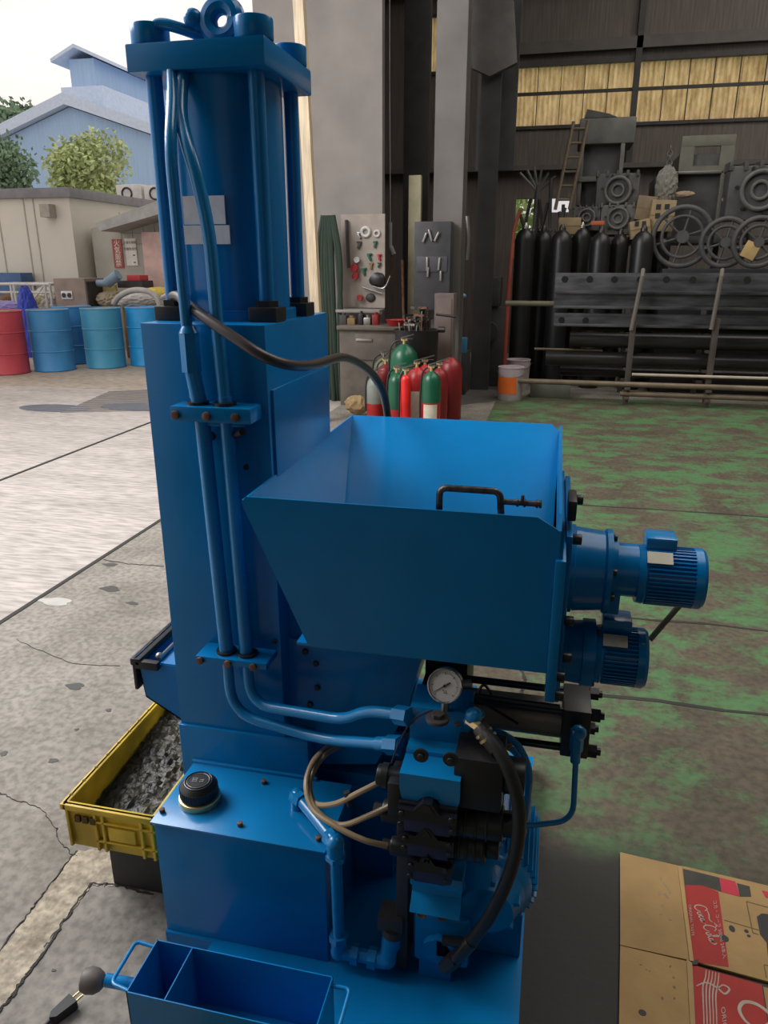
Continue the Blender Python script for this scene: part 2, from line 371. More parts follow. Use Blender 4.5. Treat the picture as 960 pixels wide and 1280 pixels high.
st('trim_10', B().prism([P(583, 0, y=9.2), P(642, 0, y=9.2), P(646, 78, y=9.2), P(612, 95, y=9.2), P(590, 85, y=9.2)], (0, .1, 0)), mat('gusset_grey', (.13, .12, .115), .7))
OLV = mat('olive_cream_panel', (.42, .38, .24), .7, var=.15)
st('trim_11', B().box(-1.735, -1.595, 8.9, 8.98, .6, 2.45), OLV)
# board post at the edge of the big opening (leans a little)
WD = mat('pale_timber', (.62, .50, .34), .6, var=.2, stretch=(8, 8, .6))
p = B(); p.prism([P(366, -10, y=6.9), P(376, -10, y=6.9), P(405, 410, y=7.1), P(394, 410, y=7.1), P(394, 412, y=7.1)], (0, .06, 0))
q0, q1 = P(399, 410, y=7.1), None
o = B().prism([P(365, -10, y=6.95), P(378, -10, y=6.95), P(408, 560, y=6.95), P(398, 560, y=6.95)], (0, .08, 0)).done('door_1', WD, kind='structure')
p.bm.free()

# ================================================================ THE MACHINE
MC = thing('kneading_machine', 'tall bright blue hydraulic kneading machine with a square hopper, on its blue base plate', 'machine', (-.4, 1.5, 0))
def pt(name, b, m, **k): return b.done(name, m, MC, **k)
def bolt(b, c, axis, r=.008, h=.008):          # socket head screw
    c = Vector(c); a = Vector(axis).normalized(); b.cyl(c, c+a*h, r, seg=14, bev=r*.15)
def hexnut(b, p0, p1, r): b.cyl(p0, p1, r, seg=6)
# base plate and frame
pt('base_plate', B().prism([(-.66, .86, 0), (.026, .86, 0), (.026, 1.98, 0), (-.775, 1.98, 0), (-.775, 1.15, 0), (-.66, 1.15, 0)], (0, 0, .05)), BLUE)
fr = B().box(-.812, -.547, 1.37, 1.778, .34, 1.389, .003); fr.box(-.815, -.49, 1.363, 1.80, .03, .455, .003)
fr.box(-.49, -.30, 1.42, 1.80, .03, .30, .003)
column = pt('column', fr, BLUE)
b = B().box(-.549, -.541, 1.385, 1.765, .86, 1.262, .0015)
b.done('side_cover', BLUE, column)
b = B()
for (px, py) in ((324, 509), (308, 584), (344, 801), (264, 545)): bolt(b, P(px, py, y=1.37), (0, -1, 0), .006 if px != 264 else .009, .004)
for (px, py) in ((341, 494), (346, 573)): bolt(b, P(px, py, y=1.40)+Vector((.0, 0, 0)), (1, 0, 0), .006, .005)
split(b, 'screw', BLACK, column)
# stop pin
b = B(); a0 = P(286, 548, y=1.37); b.cyl(a0, P(303, 540, y=1.31), .007, seg=12); b.done('stop_pin', BLACK, column)
# top: rods, barrel, head
cx, cy = -.681, 1.56
RX = (-.785, -.577); RY = (1.465, 1.655)
for x in RX:
    for y in RY:
        r_ = B().cyl((x, y, 1.389), (x, y, 1.845), .0155, seg=20).done('tie_rod', BLUE, MC)
        n_ = B(); n_.box(x-.03, x+.03, y-.03, y+.03, 1.389, 1.418, .003); hexnut(n_, (x, y, 1.418), (x, y, 1.430), .024)
        n_.cyl((x, y, 1.43), (x, y, 1.438), .012)
        n_.done('rod_nut', BLACK, r_)
        c_ = B().cyl((x, y, 1.888), (x, y, 1.925), .036, seg=32, bev=.003); c_.done('cap_nut', BLUE, r_)
bar = B().cyl((cx, cy, 1.389), (cx, cy, 1.845), .112, seg=64); bar.cyl((cx, cy, 1.389), (cx, cy, 1.41), .125, seg=48)
bar = pt('cylinder_barrel', bar, BLUE)
hd = B().box(-.818, -.543, 1.425, 1.695, 1.840, 1.888, .004); hd = pt('cylinder_head', hd, BLUE)
b = B().cyl((cx, cy, 1.888), (cx, cy, 1.905), .07, seg=40, bev=.003)
b.done('end_boss', BLUE, hd)
# top hose swivel fittings
b = B(); b.cyl((-.695, 1.47, 1.92), (-.655, 1.48, 1.925), .016, seg=20, bev=.003); b.torus((-.640, 1.47, 1.925), .028, .017, (0, -1, .15), 32)
b.ball((-.695, 1.465, 1.930), .018); b.cyl((-.60, 1.50, 1.888), (-.60, 1.50, 1.92), .022)
b.done('lifting_eye', BLUE, hd)
b = B().tube(spline([(-.775, 1.447, 1.888), (-.772, 1.445, 1.910), (-.755, 1.45, 1.922), (-.72, 1.455, 1.915), (-.67, 1.48, 1.90)]), .010)
b.done('port_pipe', BLUE2, hd)
# name plates on the barrel: flat plates tangent to the barrel
np_ = B().box(-.735, -.647, 1.4435, 1.4465, 1.575, 1.627).done('name_plate', PLATE, bar)
B().box(-.742, -.640, 1.4435, 1.4465, 1.538, 1.573).done('name_plate', PLATE, bar)
for (x0, x1, z0, z1) in ((-.728, -.655, 1.618, 1.620), (-.728, -.655, 1.610, 1.611), (-.728, -.655, 1.601, 1.602), (-.728, -.655, 1.592, 1.593), (-.728, -.70, 1.584, 1.588)):
    pass
# pipes on the column face
yp = 1.337
v = lambda x, z, y=yp: Vector((x, y, z))
b = B().tube(fillet([(-.735, 1.44, 1.845), (-.716, 1.40, 1.79), (-.697, yp, 1.70), (-.693, yp, 1.36), (-.688, yp, 1.25)], .05), .011, 14)
b.cyl((-.690, yp, 1.375), (-.69, yp, 1.30), .019, seg=6); b.cyl((-.690, yp, 1.388), (-.69, yp, 1.375), .012, .019, seg=16)
b.tube([(-.69, yp, 1.31), (-.677, yp, 1.22), (-.662, yp, .68)], .0155, 18)
b.tube(fillet([(-.662, yp, .70), (-.655, 1.325, .535), (-.43, 1.29, .525), (-.245, 1.20, .604)], .07), .012, 14)
hexnut(b, (-.268, 1.212, .594), (-.238, 1.197, .607), .020); b.cyl((-.29, 1.222, .585), (-.236, 1.196, .608), .015)
pt('oil_pipe', b, BLUE2)
b = B().tube(spline([(-.716, 1.45, 1.845), P(226, 140, y=1.40), P(234, 180, y=1.36), P(247, 225, y=1.345), P(262, 300, y=1.34), P(271, 400, y=yp), P(281, 500, y=yp)]), .0125, 14)
b.tube([P(281, 495, y=yp), P(308, 820, y=yp)], .014, 18)
b.tube(fillet([P(308, 812, y=yp), P(313, 880, y=1.32), P(430, 900, y=1.27), P(458, 888, y=1.24), P(500, 893, y=1.20)], .06), .012, 14)
hexnut(b, P(495, 893, y=1.205), P(512, 896, y=1.19), .019)
pt('oil_pipe', b, BLUE2)
for (z, x0, x1, w_) in ((1.222, -.728, -.560, .030), (.677, -.722, -.556, .016)):
    b = B().box(x0, x1, 1.305, 1.37, z-w_/2, z+w_/2, .003)
    b.box((x0+x1)/2-.035, (x0+x1)/2+.06, 1.33, 1.37, z-w_/2-.012, z-w_/2, .002)
    c_ = pt('pipe_clamp', b, BLUE)
    b = B()
    for x in (x0+.012, (x0+x1)/2-.006, x1-.03): bolt(b, (x, 1.306, z-.002), (0, -1, 0), .0085, .007)
    split(b, 'clamp_screw', RUST, c_)
    b = B()
    for x in ((-.683, -.625) if z > 1 else (-.662, -.612)):
        b.cyl((x, yp, z+w_/2), (x, yp, z+w_/2+.006), .0225, seg=20)
    split(b, 'rubber_sleeve', BLACK, c_)

# hopper
hx0, hx1, hy0, hy1, hz = -.547, .028, 1.209, 1.99, 1.093
T = .004
hop = B()
# front plate
hop.prism([(hx0, hy0, hz-.012), (hx0+.01, hy0, hz), (hx1-.035, hy0, hz), (hx1, hy0, hz-.02), (hx1, hy0, .796), (-.425, hy0, .796)], (0, T, 0))
# left wall folded: upper vertical strip behind, then slanting down
hop.prism([(hx0, hy0+T, hz-.008), (hx0, hy1, hz+.002), (-.455, 1.50, .80), (-.425, hy0+T, .812)], (T, 0, 0))
# back wall, sloping
hop.prism([(hx0, hy1, hz+.002), (hx1-.02, hy1, hz+.002), (hx1, hy1, hz-.015), (hx1, 1.50, .80), (-.455, 1.50, .80)], (0, T, 0))
# right wall
hop.prism([(hx1, hy0, hz-.022), (hx1, hy0+.03, hz), (hx1, hy1-.02, hz+.004), (hx1, hy1, hz-.02), (hx1, 1.50, .80), (hx1, hy0, .80)], (T*1.5, 0, 0))
hop.box(-.45, hx1, hy0+.001, 1.51, .796, .802, .001)
hopper = pt('hopper', hop, BLUE)
# trough below hopper
b = B()
pr = [(0, 1.25, .80), (0, 1.72, .80), (0, 1.66, .735), (0, 1.52, .705), (0, 1.40, .71), (0, 1.30, .745)]
b.prism([(-.43, y, z) for _, y, z in pr], (.45, 0, 0)); pt('feed_trough', b, BLUE)
# flange plate at the right
b = B().box(.028, .046, 1.20, 1.80, .742, 1.02, .002); b.prism([(.028, 1.20, .76), (.028, 1.212, 1.072), (.028, 1.235, 1.06), (.028, 1.235, .76)], (.012, 0, 0))
b.box(.046, .058, 1.30, 1.72, .68, 1.03, .004)
fl = pt('side_flange', b, BLUE)
b = B()
for p in ((.058, 1.385, 1.075), (.058, 1.315, 1.02), (.056, 1.30, .86), (.056, 1.26, .805), (.046, 1.24, .775), (.046, 1.215, .75)):
    bolt(b, p, (1, 0, 0), .010, .016)
b.box(.046, .062, 1.34, 1.42, 1.045, 1.085, .004)
split(b, 'flange_screw', BLACK, fl)
# hopper handle rod
b = B().tube(fillet([(-.180, 1.237, 1.05), (-.180, 1.237, 1.126), (-.074, 1.237, 1.126), (-.068, 1.237, 1.05)], .014), .0062, 12)
b.tube([(-.071, 1.237, 1.108), (-.006, 1.237, 1.108)], .0052, 12)
for x in (-.045, -.033, -.012, -.006): b.cyl((x, 1.237, 1.108), (x+.004, 1.237, 1.108), .0075, seg=12)
b.cyl((-.035, 1.237, 1.108), (-.035, 1.237, 1.122), .003, seg=8)
b.done('hopper_handle', mat('worn_steel_rod', (.10, .09, .085), .35, .8, var=.5, scale=60, bump=.3), hopper)

# kneading chamber and supports beneath the hopper
b = B().prism([P(340, 795, y=1.42), P(527, 820, y=1.42), P(510, 887, y=1.42), P(470, 955, y=1.42), P(340, 955, y=1.42)], (0, .33, 0))
b.box(-.547, -.25, 1.43, 1.76, .66, .80, .003)
ch = pt('kneading_chamber', b, BLUE)
b = B()
for (px, py) in ((382, 814), (395, 829), (397, 859), (388, 880), (388, 890)): bolt(b, P(px, py, y=1.42), (0, -1, 0), .007, .006)
split(b, 'screw', BLACK, ch)
pt('support_block', B().box(-.25, -.148, 1.55, 1.72, .05, .80, .003), DGREY)
b = B().box(-.49, -.20, 1.43, 1.75, .29, .335, .003).box(-.44, -.14, 1.50, 1.75, .335, .42, .003)
pt('chamber_bracket', b, BLUE)
# ram cylinder, horizontal to the right
yc, zc = 1.43, .562
b = B().cyl((-.22, yc, zc), (.075, yc, zc), .042, seg=36)
ramb = pt('ram_cylinder', b, mat('ram_tube', (.20, .17, .14), .4, .4, var=.2))
b = B()
for dy in (-.042, .042):
    for dz in (-.044, .044):
        b.cyl((-.2, yc+dy, zc+dz), (.075, yc+dy, zc+dz), .0085, seg=14)
        b.cyl((.13, yc+dy, zc+dz), (.148, yc+dy, zc+dz), .015, seg=6); b.cyl((.148, yc+dy, zc+dz), (.156, yc+dy, zc+dz), .008, seg=12)
split(b, 'cylinder_tie_rod', BLACKV, ramb)
b = B().box(.072, .13, yc-.055, yc+.055, zc-.058, zc+.056, .004).box(-.235, -.18, yc-.055, yc+.055, zc-.058, zc+.056, .004)
split(b, 'cylinder_cap', BLACK, ramb)
b = B().tube(fillet([P(648, 905, y=1.33), P(595, 872, y=1.36), P(604, 852, y=1.36), P(616, 870, y=1.37)], .03), .003, 8)
b.tube([P(590, 868, y=1.36), P(640, 876, y=1.36), P(700, 884, y=1.36)], .006, 8)
b.done('sensor_lead', BLACK, ramb)
# blue return pipe from ram
b = B().tube(fillet([P(721, 925, y=1.35), P(716, 1026, y=1.33), P(620, 1036, y=1.30)], .04), .0062, 12)
b.cyl(P(722, 912, y=1.345), P(720, 938, y=1.345), .014, seg=6); b.cyl(P(720, 930, y=1.345), P(719, 952, y=1.345), .0105, seg=12)
b.ball(P(723, 916, y=1.345), .017, sub=2)
pt('return_pipe', b, BLUE2)
# loops of blue pipes behind the valves
b = B()
b.tube(fillet([P(560, 905, y=1.33), P(640, 918, y=1.33), P(664, 960, y=1.33), P(655, 1035, y=1.33), P(645, 1080, y=1.30)], .05), .0075, 12)
b.tube(fillet([P(560, 925, y=1.31), P(640, 932, y=1.31), P(656, 960, y=1.31), P(640, 985, y=1.31), P(600, 1000, y=1.31)], .04), .007, 12)
b.tube(fillet([P(560, 940, y=1.34), P(610, 945, y=1.34), P(655, 950, y=1.34), P(662, 1000, y=1.34), P(650, 1060, y=1.34)], .05), .007, 12)
pt('blue_pipe_loop', b, BLUE2)

# gear motors --------------------------------------------------
def gear_motor(yc, zc, R1, L1, R2, L2, R3, L3, x0=.058, low=False):
    b = B()
    if not low:
        b.lathe([(0, R1*1.04), (.008, R1*1.04), (.010, R1), (L1-.014, R1*.93), (L1-.010, R1*.99), (L1, R1*.99)], (x0, yc, zc), (1, 0, 0), 48)
        b.lathe([(0, R1*.80), (.010, R1*.80), (.012, R2), (L2, R2)], (x0+L1, yc, zc+.006), (1, 0, 0), 40)
        b.box(x0+L1, x0+L1+.022, yc-R2*.8, yc+R2*.3, zc-R1*.88, zc-R1*.3, .004)
    else:
        b.lathe([(0, R1*1.05), (.008, R1*1.05), (.010, R1*.97), (L1*.6, R1), (L1*.62, R1*1.07), (L1, R1*1.07)], (x0, yc, zc), (1, 0, 0), 48)
    g = pt('gear_motor', b, BLUE)
    x1 = x0+L1+(L2 if not low else 0)
    b = B().lathe([(0, R3*.98), (.012, R3*1.02), (.02, R3*.93), (L3-.022, R3*.93), (L3-.020, R3*1.03), (L3-.006, R3*1.03), (L3, R3*.96)], (x1, yc, zc), (1, 0, 0), 48)
    n = 44
    for k in range(n):
        a = 2*math.pi*k/n
        b.obox((x1+L3/2, yc+math.cos(a)*R3*.96, zc+math.sin(a)*R3*.96), (L3-.034, .0028, R3*.12), 0, 0, rx=a-math.pi/2)
    mo = b.done('finned_housing', BLUE, g)
    b = B().box(x1+.012, x1+.068, yc-.01, yc+.045, zc+R3*.8, zc+R3*1.38, .004); b.done('terminal_box', BLUE2, g)
    # name plate lying on the upper front quarter
    a = math.radians(125); n_ = Vector((0, math.cos(a), math.sin(a)))
    c = Vector((x1+.036, yc, zc))+n_*(R3*1.045)
    b = B().obox(c, (.046, .026, .0015), 0, 0, rx=a-math.pi/2); b.done('name_plate', PAPER, g)
    b = B()
    if not low:
        for a in (100, 160, 200, 250):
            a = math.radians(a); bolt(b, (x0+L1, yc+math.cos(a)*R1*.86, zc+math.sin(a)*R1*.9), (1, 0, 0), .006, .008)
    else:
        for a in (110, 250):
            a = math.radians(a); bolt(b, (x0+L1, yc+math.cos(a)*R1*.98, zc+math.sin(a)*R1*.98), (1, 0, 0), .005, .006)
    split(b, 'housing_screw', BLACK, g)
    return g
gear_motor(1.40, .928, .084, .078, .052, .05, .057, .122)
gear_motor(1.38, .756, .064, .062, 0, 0, .058, .100, low=True)
b = B().tube([P(850, 756, y=1.45), P(812, 800, y=1.42)], .006, 10); pt('motor_lead', b, mat('grey_lead', (.20, .17, .12), .5))

# oil tank ----------------------------------------------------
tk = B().box(-.775, -.388, 1.157, 1.363, .05, .352, .002)
tank = pt('oil_tank', tk, BLUE)
lid = B().box(-.781, -.385, 1.150, 1.363, .352, .357, .0015).box(-.785, -.47, 1.355, 1.363, .357, .364, .001)
lid = lid.done('tank_lid', BLUE2, tank)
b = B()
for (px, py) in ((203, 1015), (300, 1032), (330, 979), (398, 1050)): bolt(b, P(px, py, z=.357), (0, 0, 1), .006, .009)
split(b, 'lid_screw', RUST, tank)
fc = P(250, 1000, z=.357)
b = B().cyl(fc, fc+Vector((0, 0, .016)), .046, seg=40, bev=.002); neck = b.done('filler_neck', BRASS, tank)
b = B().lathe([(0, .040), (.004, .0415), (.026, .0415), (.034, .036), (.038, .030), (.0415, .028), (.0375, .027), (.0375, .022), (.039, .0215), (.0395, .0)], fc+Vector((0, 0, .014)), seg=48)
for k in range(48):
    a = 2*math.pi*k/48; b.obox(fc+Vector((math.cos(a)*.0415, math.sin(a)*.0415, .030)), (.002, .0018, .022), a)
cap = b.done('filler_cap', BLACK, tank)
b = B().torus(fc+Vector((0, 0, .0532)), .0245, .0006, seg=40).torus(fc+Vector((0, 0, .0524)), .030, .0005, seg=40)
for (x, y, w, h) in ((-.008, 0, .010, .001), (-.008, .005, .010, .001), (-.008, -.005, .010, .001), (-.0125, 0, .001, .011), (-.0035, 0, .001, .011), (.008, .004, .009, .0012), (.008, -.002, .009, .0012), (.011, .001, .0012, .008)):
    b.obox(fc+Vector((x, y, .0537)), (w, h, .0006), .3)
b.done('cap_marking', SILV, tank)
# tank seam line
# suction elbow assembly at the tank's right corner
def hexc(b, p0, p1, r): b.cyl(p0, p1, r, seg=6)
b = B(); e0 = P(372, 1000, z=.375); e1 = P(418, 1052, z=.38)
b.cyl((e0.x, e0.y, .357), (e0.x, e0.y, .378), .016, seg=20); b.ball((e0.x, e0.y, .385), .0185)
b.cyl(e0+Vector((-.008, .004, .01)), e0+Vector((.018, -.016, .012)), .018, seg=6)
b.cyl(e0+Vector((.01, -.01, .012)), e1+Vector((0, 0, .0)), .0125, seg=20)
d = (e1-e0).normalized(); hexc(b, e1-d*.022, e1-d*.004, .0185)
b.cyl(e1-d*.01, e1+d*.004, .017, seg=20); b.ball(e1+d*.004, .0185)
f0 = e1+d*.004
pA = f0+Vector((.0, 0, -.028)); b.cyl(f0, pA, .0185, seg=20); hexc(b, pA, pA+Vector((0, 0, -.012)), .022)
f1 = P(433, 1185, y=pA.y); pB = Vector((pA.x+.002, pA.y, .125))
b.cyl(pA, pB, .0125, seg=20); hexc(b, pB+Vector((0, 0, .012)), pB+Vector((0, 0, -.004)), .021)
b.cyl(pB, pB+Vector((0, 0, -.035)), .0175, seg=20); q = pB+Vector((0, 0, -.036)); b.ball(q, .019)
b.cyl(q, q+Vector((.03, 0, 0)), .016, seg=20); hexc(b, q+Vector((.028, 0, 0)), q+Vector((.044, 0, 0)), .021)
b.cyl(q+Vector((.04, 0, 0)), q+Vector((.07, 0, 0)), .014, seg=20)
pt('suction_pipe', b, BLUE2)
b = B(); hexc(b, q+Vector((.066, 0, 0)), q+Vector((.084, 0, 0)), .022); b.cyl(q+Vector((.08, 0, 0)), q+Vector((.105, 0, 0)), .018, seg=20)
b.ball(q+Vector((.107, .002, .002)), .0195); b.cyl(q+Vector((.107, .002, 0)), q+Vector((.112, .012, .045)), .0185, seg=20)
b.cyl(q+Vector((.112, .012, .035)), q+Vector((.115, .015, .062)), .0215, seg=20)
pt('pump_elbow', b, BLUE2)
b = B().cyl(q+Vector((.115, .015, .062)), q+Vector((.117, .017, .078)), .024, seg=24); b.box(q.x+.085, q.x+.14, q.y+.0, q.y+.05, q.z+.078, q.z+.115, .004)
pt('pump_port', b, DGREY)

# pump and electric motor --------------------------------------
mc = Vector((-.055, 1.20, .25))
b = B().lathe([(0, .070), (.02, .088), (.03, .090), (.24, .090), (.25, .082), (.26, .05)], mc+Vector((0, .02, 0)), (0, 1, 0), 48)
for k in range(36):
    a = 2*math.pi*k/36
    b.obox(mc+Vector((math.cos(a)*.093, .155, math.sin(a)*.093)), (.016, .20, .003), 0, 0, ry=-a)
b.box(-.13, .02, 1.26, 1.42, .05, .17, .004)
em = pt('electric_motor', b, BLUE)
b = B().cyl(mc+Vector((0, -.02, 0)), mc+Vector((0, .03, 0)), .055, .078, seg=32)
for k in range(6):
    a = math.radians(60*k+20); b.obox(mc+Vector((math.cos(a)*.055, .01, math.sin(a)*.055)), (.03, .045, .008), 0, 0, ry=-a)
b.done('bell_housing', BLUE, em)
b = B().box(-.20, -.085, 1.165, 1.26, .10, .225, .008).cyl((-.15, 1.15, .15), (-.15, 1.17, .15), .03, seg=24)
b.box(-.155, -.09, 1.15, 1.20, .135, .185, .005)
pump = pt('hydraulic_pump', b, BLUE)
b = B()
for (px, py) in ((527, 1143), (552, 1146)): 
    c = P(px, py, y=1.145); b.cyl(c, c+Vector((0, .02, 0)), .0085, seg=12); b.torus(c, .0085, .002, (0, 1, 0), 16)
split(b, 'adjusting_screw', RUST, pump)
b = B().tube([P(553, 1175, y=1.14), P(580, 1178, y=1.14)], .010, 10); b.done('drain_stub', BLACK, pump)

# manifold tower ------------------------------------------------
def slant_block(b, pa, pb, pc, pd, dy, x0=None): b.prism([pa, pb, pc, pd], (0, dy, 0))
mb = B().box(-.222, -.106, 1.20, 1.285, .622, .696, .003)
mb.box(-.222, -.108, 1.165, 1.27, .585, .626, .003)
# lower sandwich body with scalloped lower edge
sc = [(-.222, .62)] + [(-.222, .588), (-.218, .566), (-.205, .556), (-.19, .560), (-.18, .572), (-.165, .578), (-.150, .572), (-.140, .556), (-.128, .548), (-.115, .556), (-.110, .575), (-.110, .62)]
mb.prism([(x, 1.105, z-.004) for x, z in sc], (0, .12, 0))
man = pt('manifold_block', mb, BLUE2)
b = B()
c = P(547, 900, z=.697); b.cyl((c.x, c.y, .696), (c.x, c.y, .704), .022, seg=28, bev=.002); b.cyl((c.x, c.y, .704), (c.x, c.y, .712), .012, seg=6)
b.done('port_plug', mat('brown_plug', (.06, .05, .05), .5), man)
b = B()
c = P(572, 905, z=.697); bolt(b, (c.x, c.y, .696), (0, 0, 1), .0075, .003)
for (px, py) in ((526, 945), (563, 950)):
    c = P(px, py, y=1.103); b.cyl(c, c+Vector((0, .004, 0)), .014, seg=16); bolt(b, c, (0, -1, 0), .006, .005)
split(b, 'block_screw', BLACK, man)
# pressure gauge
gc = P(556, 857, y=1.19); ga = (Vector((0, 0, HC))+Vector((.06, 0, .0))-gc).normalized()
ga = Vector((-.05, -.90, .30)).normalized()
b = B().lathe([(-.028, .027), (-.024, .031), (-.002, .032), (0, .033), (.004, .033), (.004, .0298), (.001, .0295)], gc, ga, 40)
b.cyl(gc-ga*.02-Vector((0, 0, .02)), (gc.x, gc.y+.01, .696), .008, seg=12)
b.cyl(gc-ga*.02, gc-ga*.02+Vector((.045, .01, 0)), .008, seg=10)
gg = pt('pressure_gauge', b, mat('gauge_case', (.25, .25, .25), .3, .8))
b = B().cyl(gc+ga*.0005, gc+ga*.0015, 0.0297, seg=40); b.done('dial', WHITE, gg)
gx = Vector((1, 0, 0)); gx = (gx-ga*gx.dot(ga)).normalized(); gy = ga.cross(gx)
b = B()
for k in range(31):
    a = math.radians(225-270*k/30); r0 = .0235 if k % 5 else .0215
    p0 = gc+ga*.0018+(gx*math.cos(a)+gy*math.sin(a))*r0; p1 = gc+ga*.0018+(gx*math.cos(a)+gy*math.sin(a))*.0257
    b.tube([p0, p1], .00035 if k % 5 else .0006, 5)
a = math.radians(215); dd = gx*math.cos(a)+gy*math.sin(a)
b.tube([gc+ga*.0022+dd*.023, gc+ga*.0022-dd*.004], [.0004, .0010], 6); b.tube([gc+ga*.0022-dd*.004, gc+ga*.0022-dd*.012], .0014, 6); b.cyl(gc+ga*.0018, gc+ga*.0034, .0026, seg=12)
for (u, w) in ((-.002, -.009), (.003, -.0095), (0, -.013), (.004, -.013)): b.cyl(gc+ga*.0016+gx*u+gy*w, gc+ga*.0022+gx*u+gy*w, .0011, seg=8)
b.done('dial_marks', INK, gg)
b = B().torus(gc+ga*.004, 0.0315, .0013, ga, 40); b.done('bezel_rim', CHROME, gg)
# valves --------------------------------------------------------
def valve(zt, h, x0, x1, y0=1.10):
    b = B().box(x0, x1, y0, y0+.085, zt-h, zt, .004)
    hx = x0+(x1-x0)*.28
    b.prism([(x0, y0-.012, zt-.028), (x0, y0-.012, zt-.008), (hx, y0-.012, zt-.008), (hx+.016, y0-.012, zt+.012), (x1-.046, y0-.012, zt+.012), (x1-.030, y0-.012, zt-.010), (x1, y0-.012, zt-.010), (x1, y0-.012, zt-.028)], (0, .05, 0))
    vv = pt('directional_valve', b, BLACKV)
    B().box(x0+.012, x1-.012, y0-.004, y0-.001, zt-.062, zt-.032, .001).done('valve_label', NAVY, vv)
    b = B().prism([(hx+.010, y0-.0135, zt-.006), (hx+.020, y0-.0135, zt+.008), (x1-.050, y0-.0135, zt+.008), (x1-.042, y0-.0135, zt-.006)], (0, .0015, 0))
    b.done('valve_plate', DKST, vv)
    b = B()
    for (x, z) in ((x0+.008, zt-.016), (x1-.010, zt-.014), (x0+.006, zt-h*.65), (x1-.008, zt-h*.65)): bolt(b, (x, y0-.012, z), (0, -1, 0), .0055, .004)
    split(b, 'valve_screw', DKST, vv)
    return vv
v1 = valve(.560, .062, -.222, -.112, 1.098)
B().box(-.125, -.035, 1.12, 1.21, .545, .655, .006).cyl((-.035, 1.165, .60), (.004, 1.165, .60), .034, seg=28, bev=.003).done('solenoid', BLACK, v1)
b = B().cyl((-.272, 1.14, .578), (-.222, 1.14, .576), .020, seg=20, bev=.003).cyl((-.262, 1.14, .578), (-.25, 1.14, .578), .0235, seg=20).box(-.245, -.218, 1.105, 1.175, .515, .59, .005)
b.done('cable_gland', BLACK, v1)
v2 = valve(.498, .058, -.216, -.116, 1.105)
b = B().cyl((-.118, 1.145, .500), (-.030, 1.145, .505), .033, seg=28, bev=.003).cyl((-.03, 1.145, .505), (-.006, 1.145, .506), .024, seg=8)
for x in (-.10, -.08, -.06): b.torus((x, 1.145, .502), .033, .0025, (1, 0, 0), 28)
b.done('solenoid', BLACK, v2)
b = B().cyl((-.262, 1.145, .492), (-.215, 1.145, .492), .022, seg=20, bev=.003).cyl((-.28, 1.145, .492), (-.262, 1.145, .492), .014, seg=6); b.done('cable_gland', BLACK, v2)
v3 = valve(.432, .064, -.205, -.120, 1.11)
b = B().cyl((-.122, 1.15, .445), (-.060, 1.15, .448), .036, seg=28, bev=.003).cyl((-.06, 1.15, .448), (-.035, 1.15, .448), .026, seg=28, bev=.003)
for x in (-.11, -.095, -.08, -.065): b.torus((x, 1.15, .446), .036, .0025, (1, 0, 0), 28)
b.done('solenoid', BLACK, v3)
b = B().cyl((-.245, 1.14, .415), (-.205, 1.14, .415), .018, seg=20, bev=.003).cyl((-.262, 1.14, .415), (-.243, 1.14, .415), .011, seg=6); b.done('cable_gland', BLACK, v3)
# sub plate stack behind the valves and lower blue block
pt('valve_stack', B().box(-.212, -.115, 1.185, 1.24, .36, .60, .003), BLACKV)
b = B().box(-.203, -.103, 1.15, 1.24, .268, .358, .003).box(-.205, -.100, 1.135, 1.24, .330, .360, .003)
b.prism([(-.203, 1.15, .300), (-.103, 1.15, .300), (-.103, 1.12, .276), (-.203, 1.12, .276)], (0, .03, -.006))
pt('relief_block', b, BLUE2)
pt('block_post', B().box(-.19, -.12, 1.17, 1.23, .05, .27, .003), BLUE)
b = B().box(-.240, -.215, 1.17, 1.25, .06, .50, .003); pt('valve_bracket', b, DGREY)

# wires to valves
b = B()
c1 = [P(432, 930, y=1.38), P(405, 945, y=1.28), P(388, 975, y=1.22), P(393, 1003, y=1.17), P(418, 1005, y=1.14), P(450, 990, y=1.12), P(474, 978, y=1.13)]
c2 = [P(425, 928, y=1.38), P(398, 945, y=1.27), P(383, 975, y=1.20), P(390, 1010, y=1.15), P(420, 1033, y=1.12), P(455, 1050, y=1.11), P(484, 1057, y=1.12)]
c3 = [P(418, 928, y=1.38), P(394, 948, y=1.26), P(384, 978, y=1.20), P(395, 1012, y=1.15), P(425, 1031, y=1.13), P(460, 1020, y=1.12), P(490, 1006, y=1.13)]
for c in (c1, c2, c3): B().tube(spline(c, 8), .0058, 10).done('valve_cable', CABLE, MC)
b = B().tube(spline([P(505, 968, y=1.13), P(518, 960, y=1.15), P(500, 980, y=1.13), P(488, 960, y=1.15), P(512, 905, y=1.18), P(540, 888, y=1.19)]), .0018, 8)
pt('cable_tie', B().tube([P(433, 990, y=1.13), P(437, 1006, y=1.13)], .0065, 8), BLACK)
pt('gauge_capillary', b, BLACK)
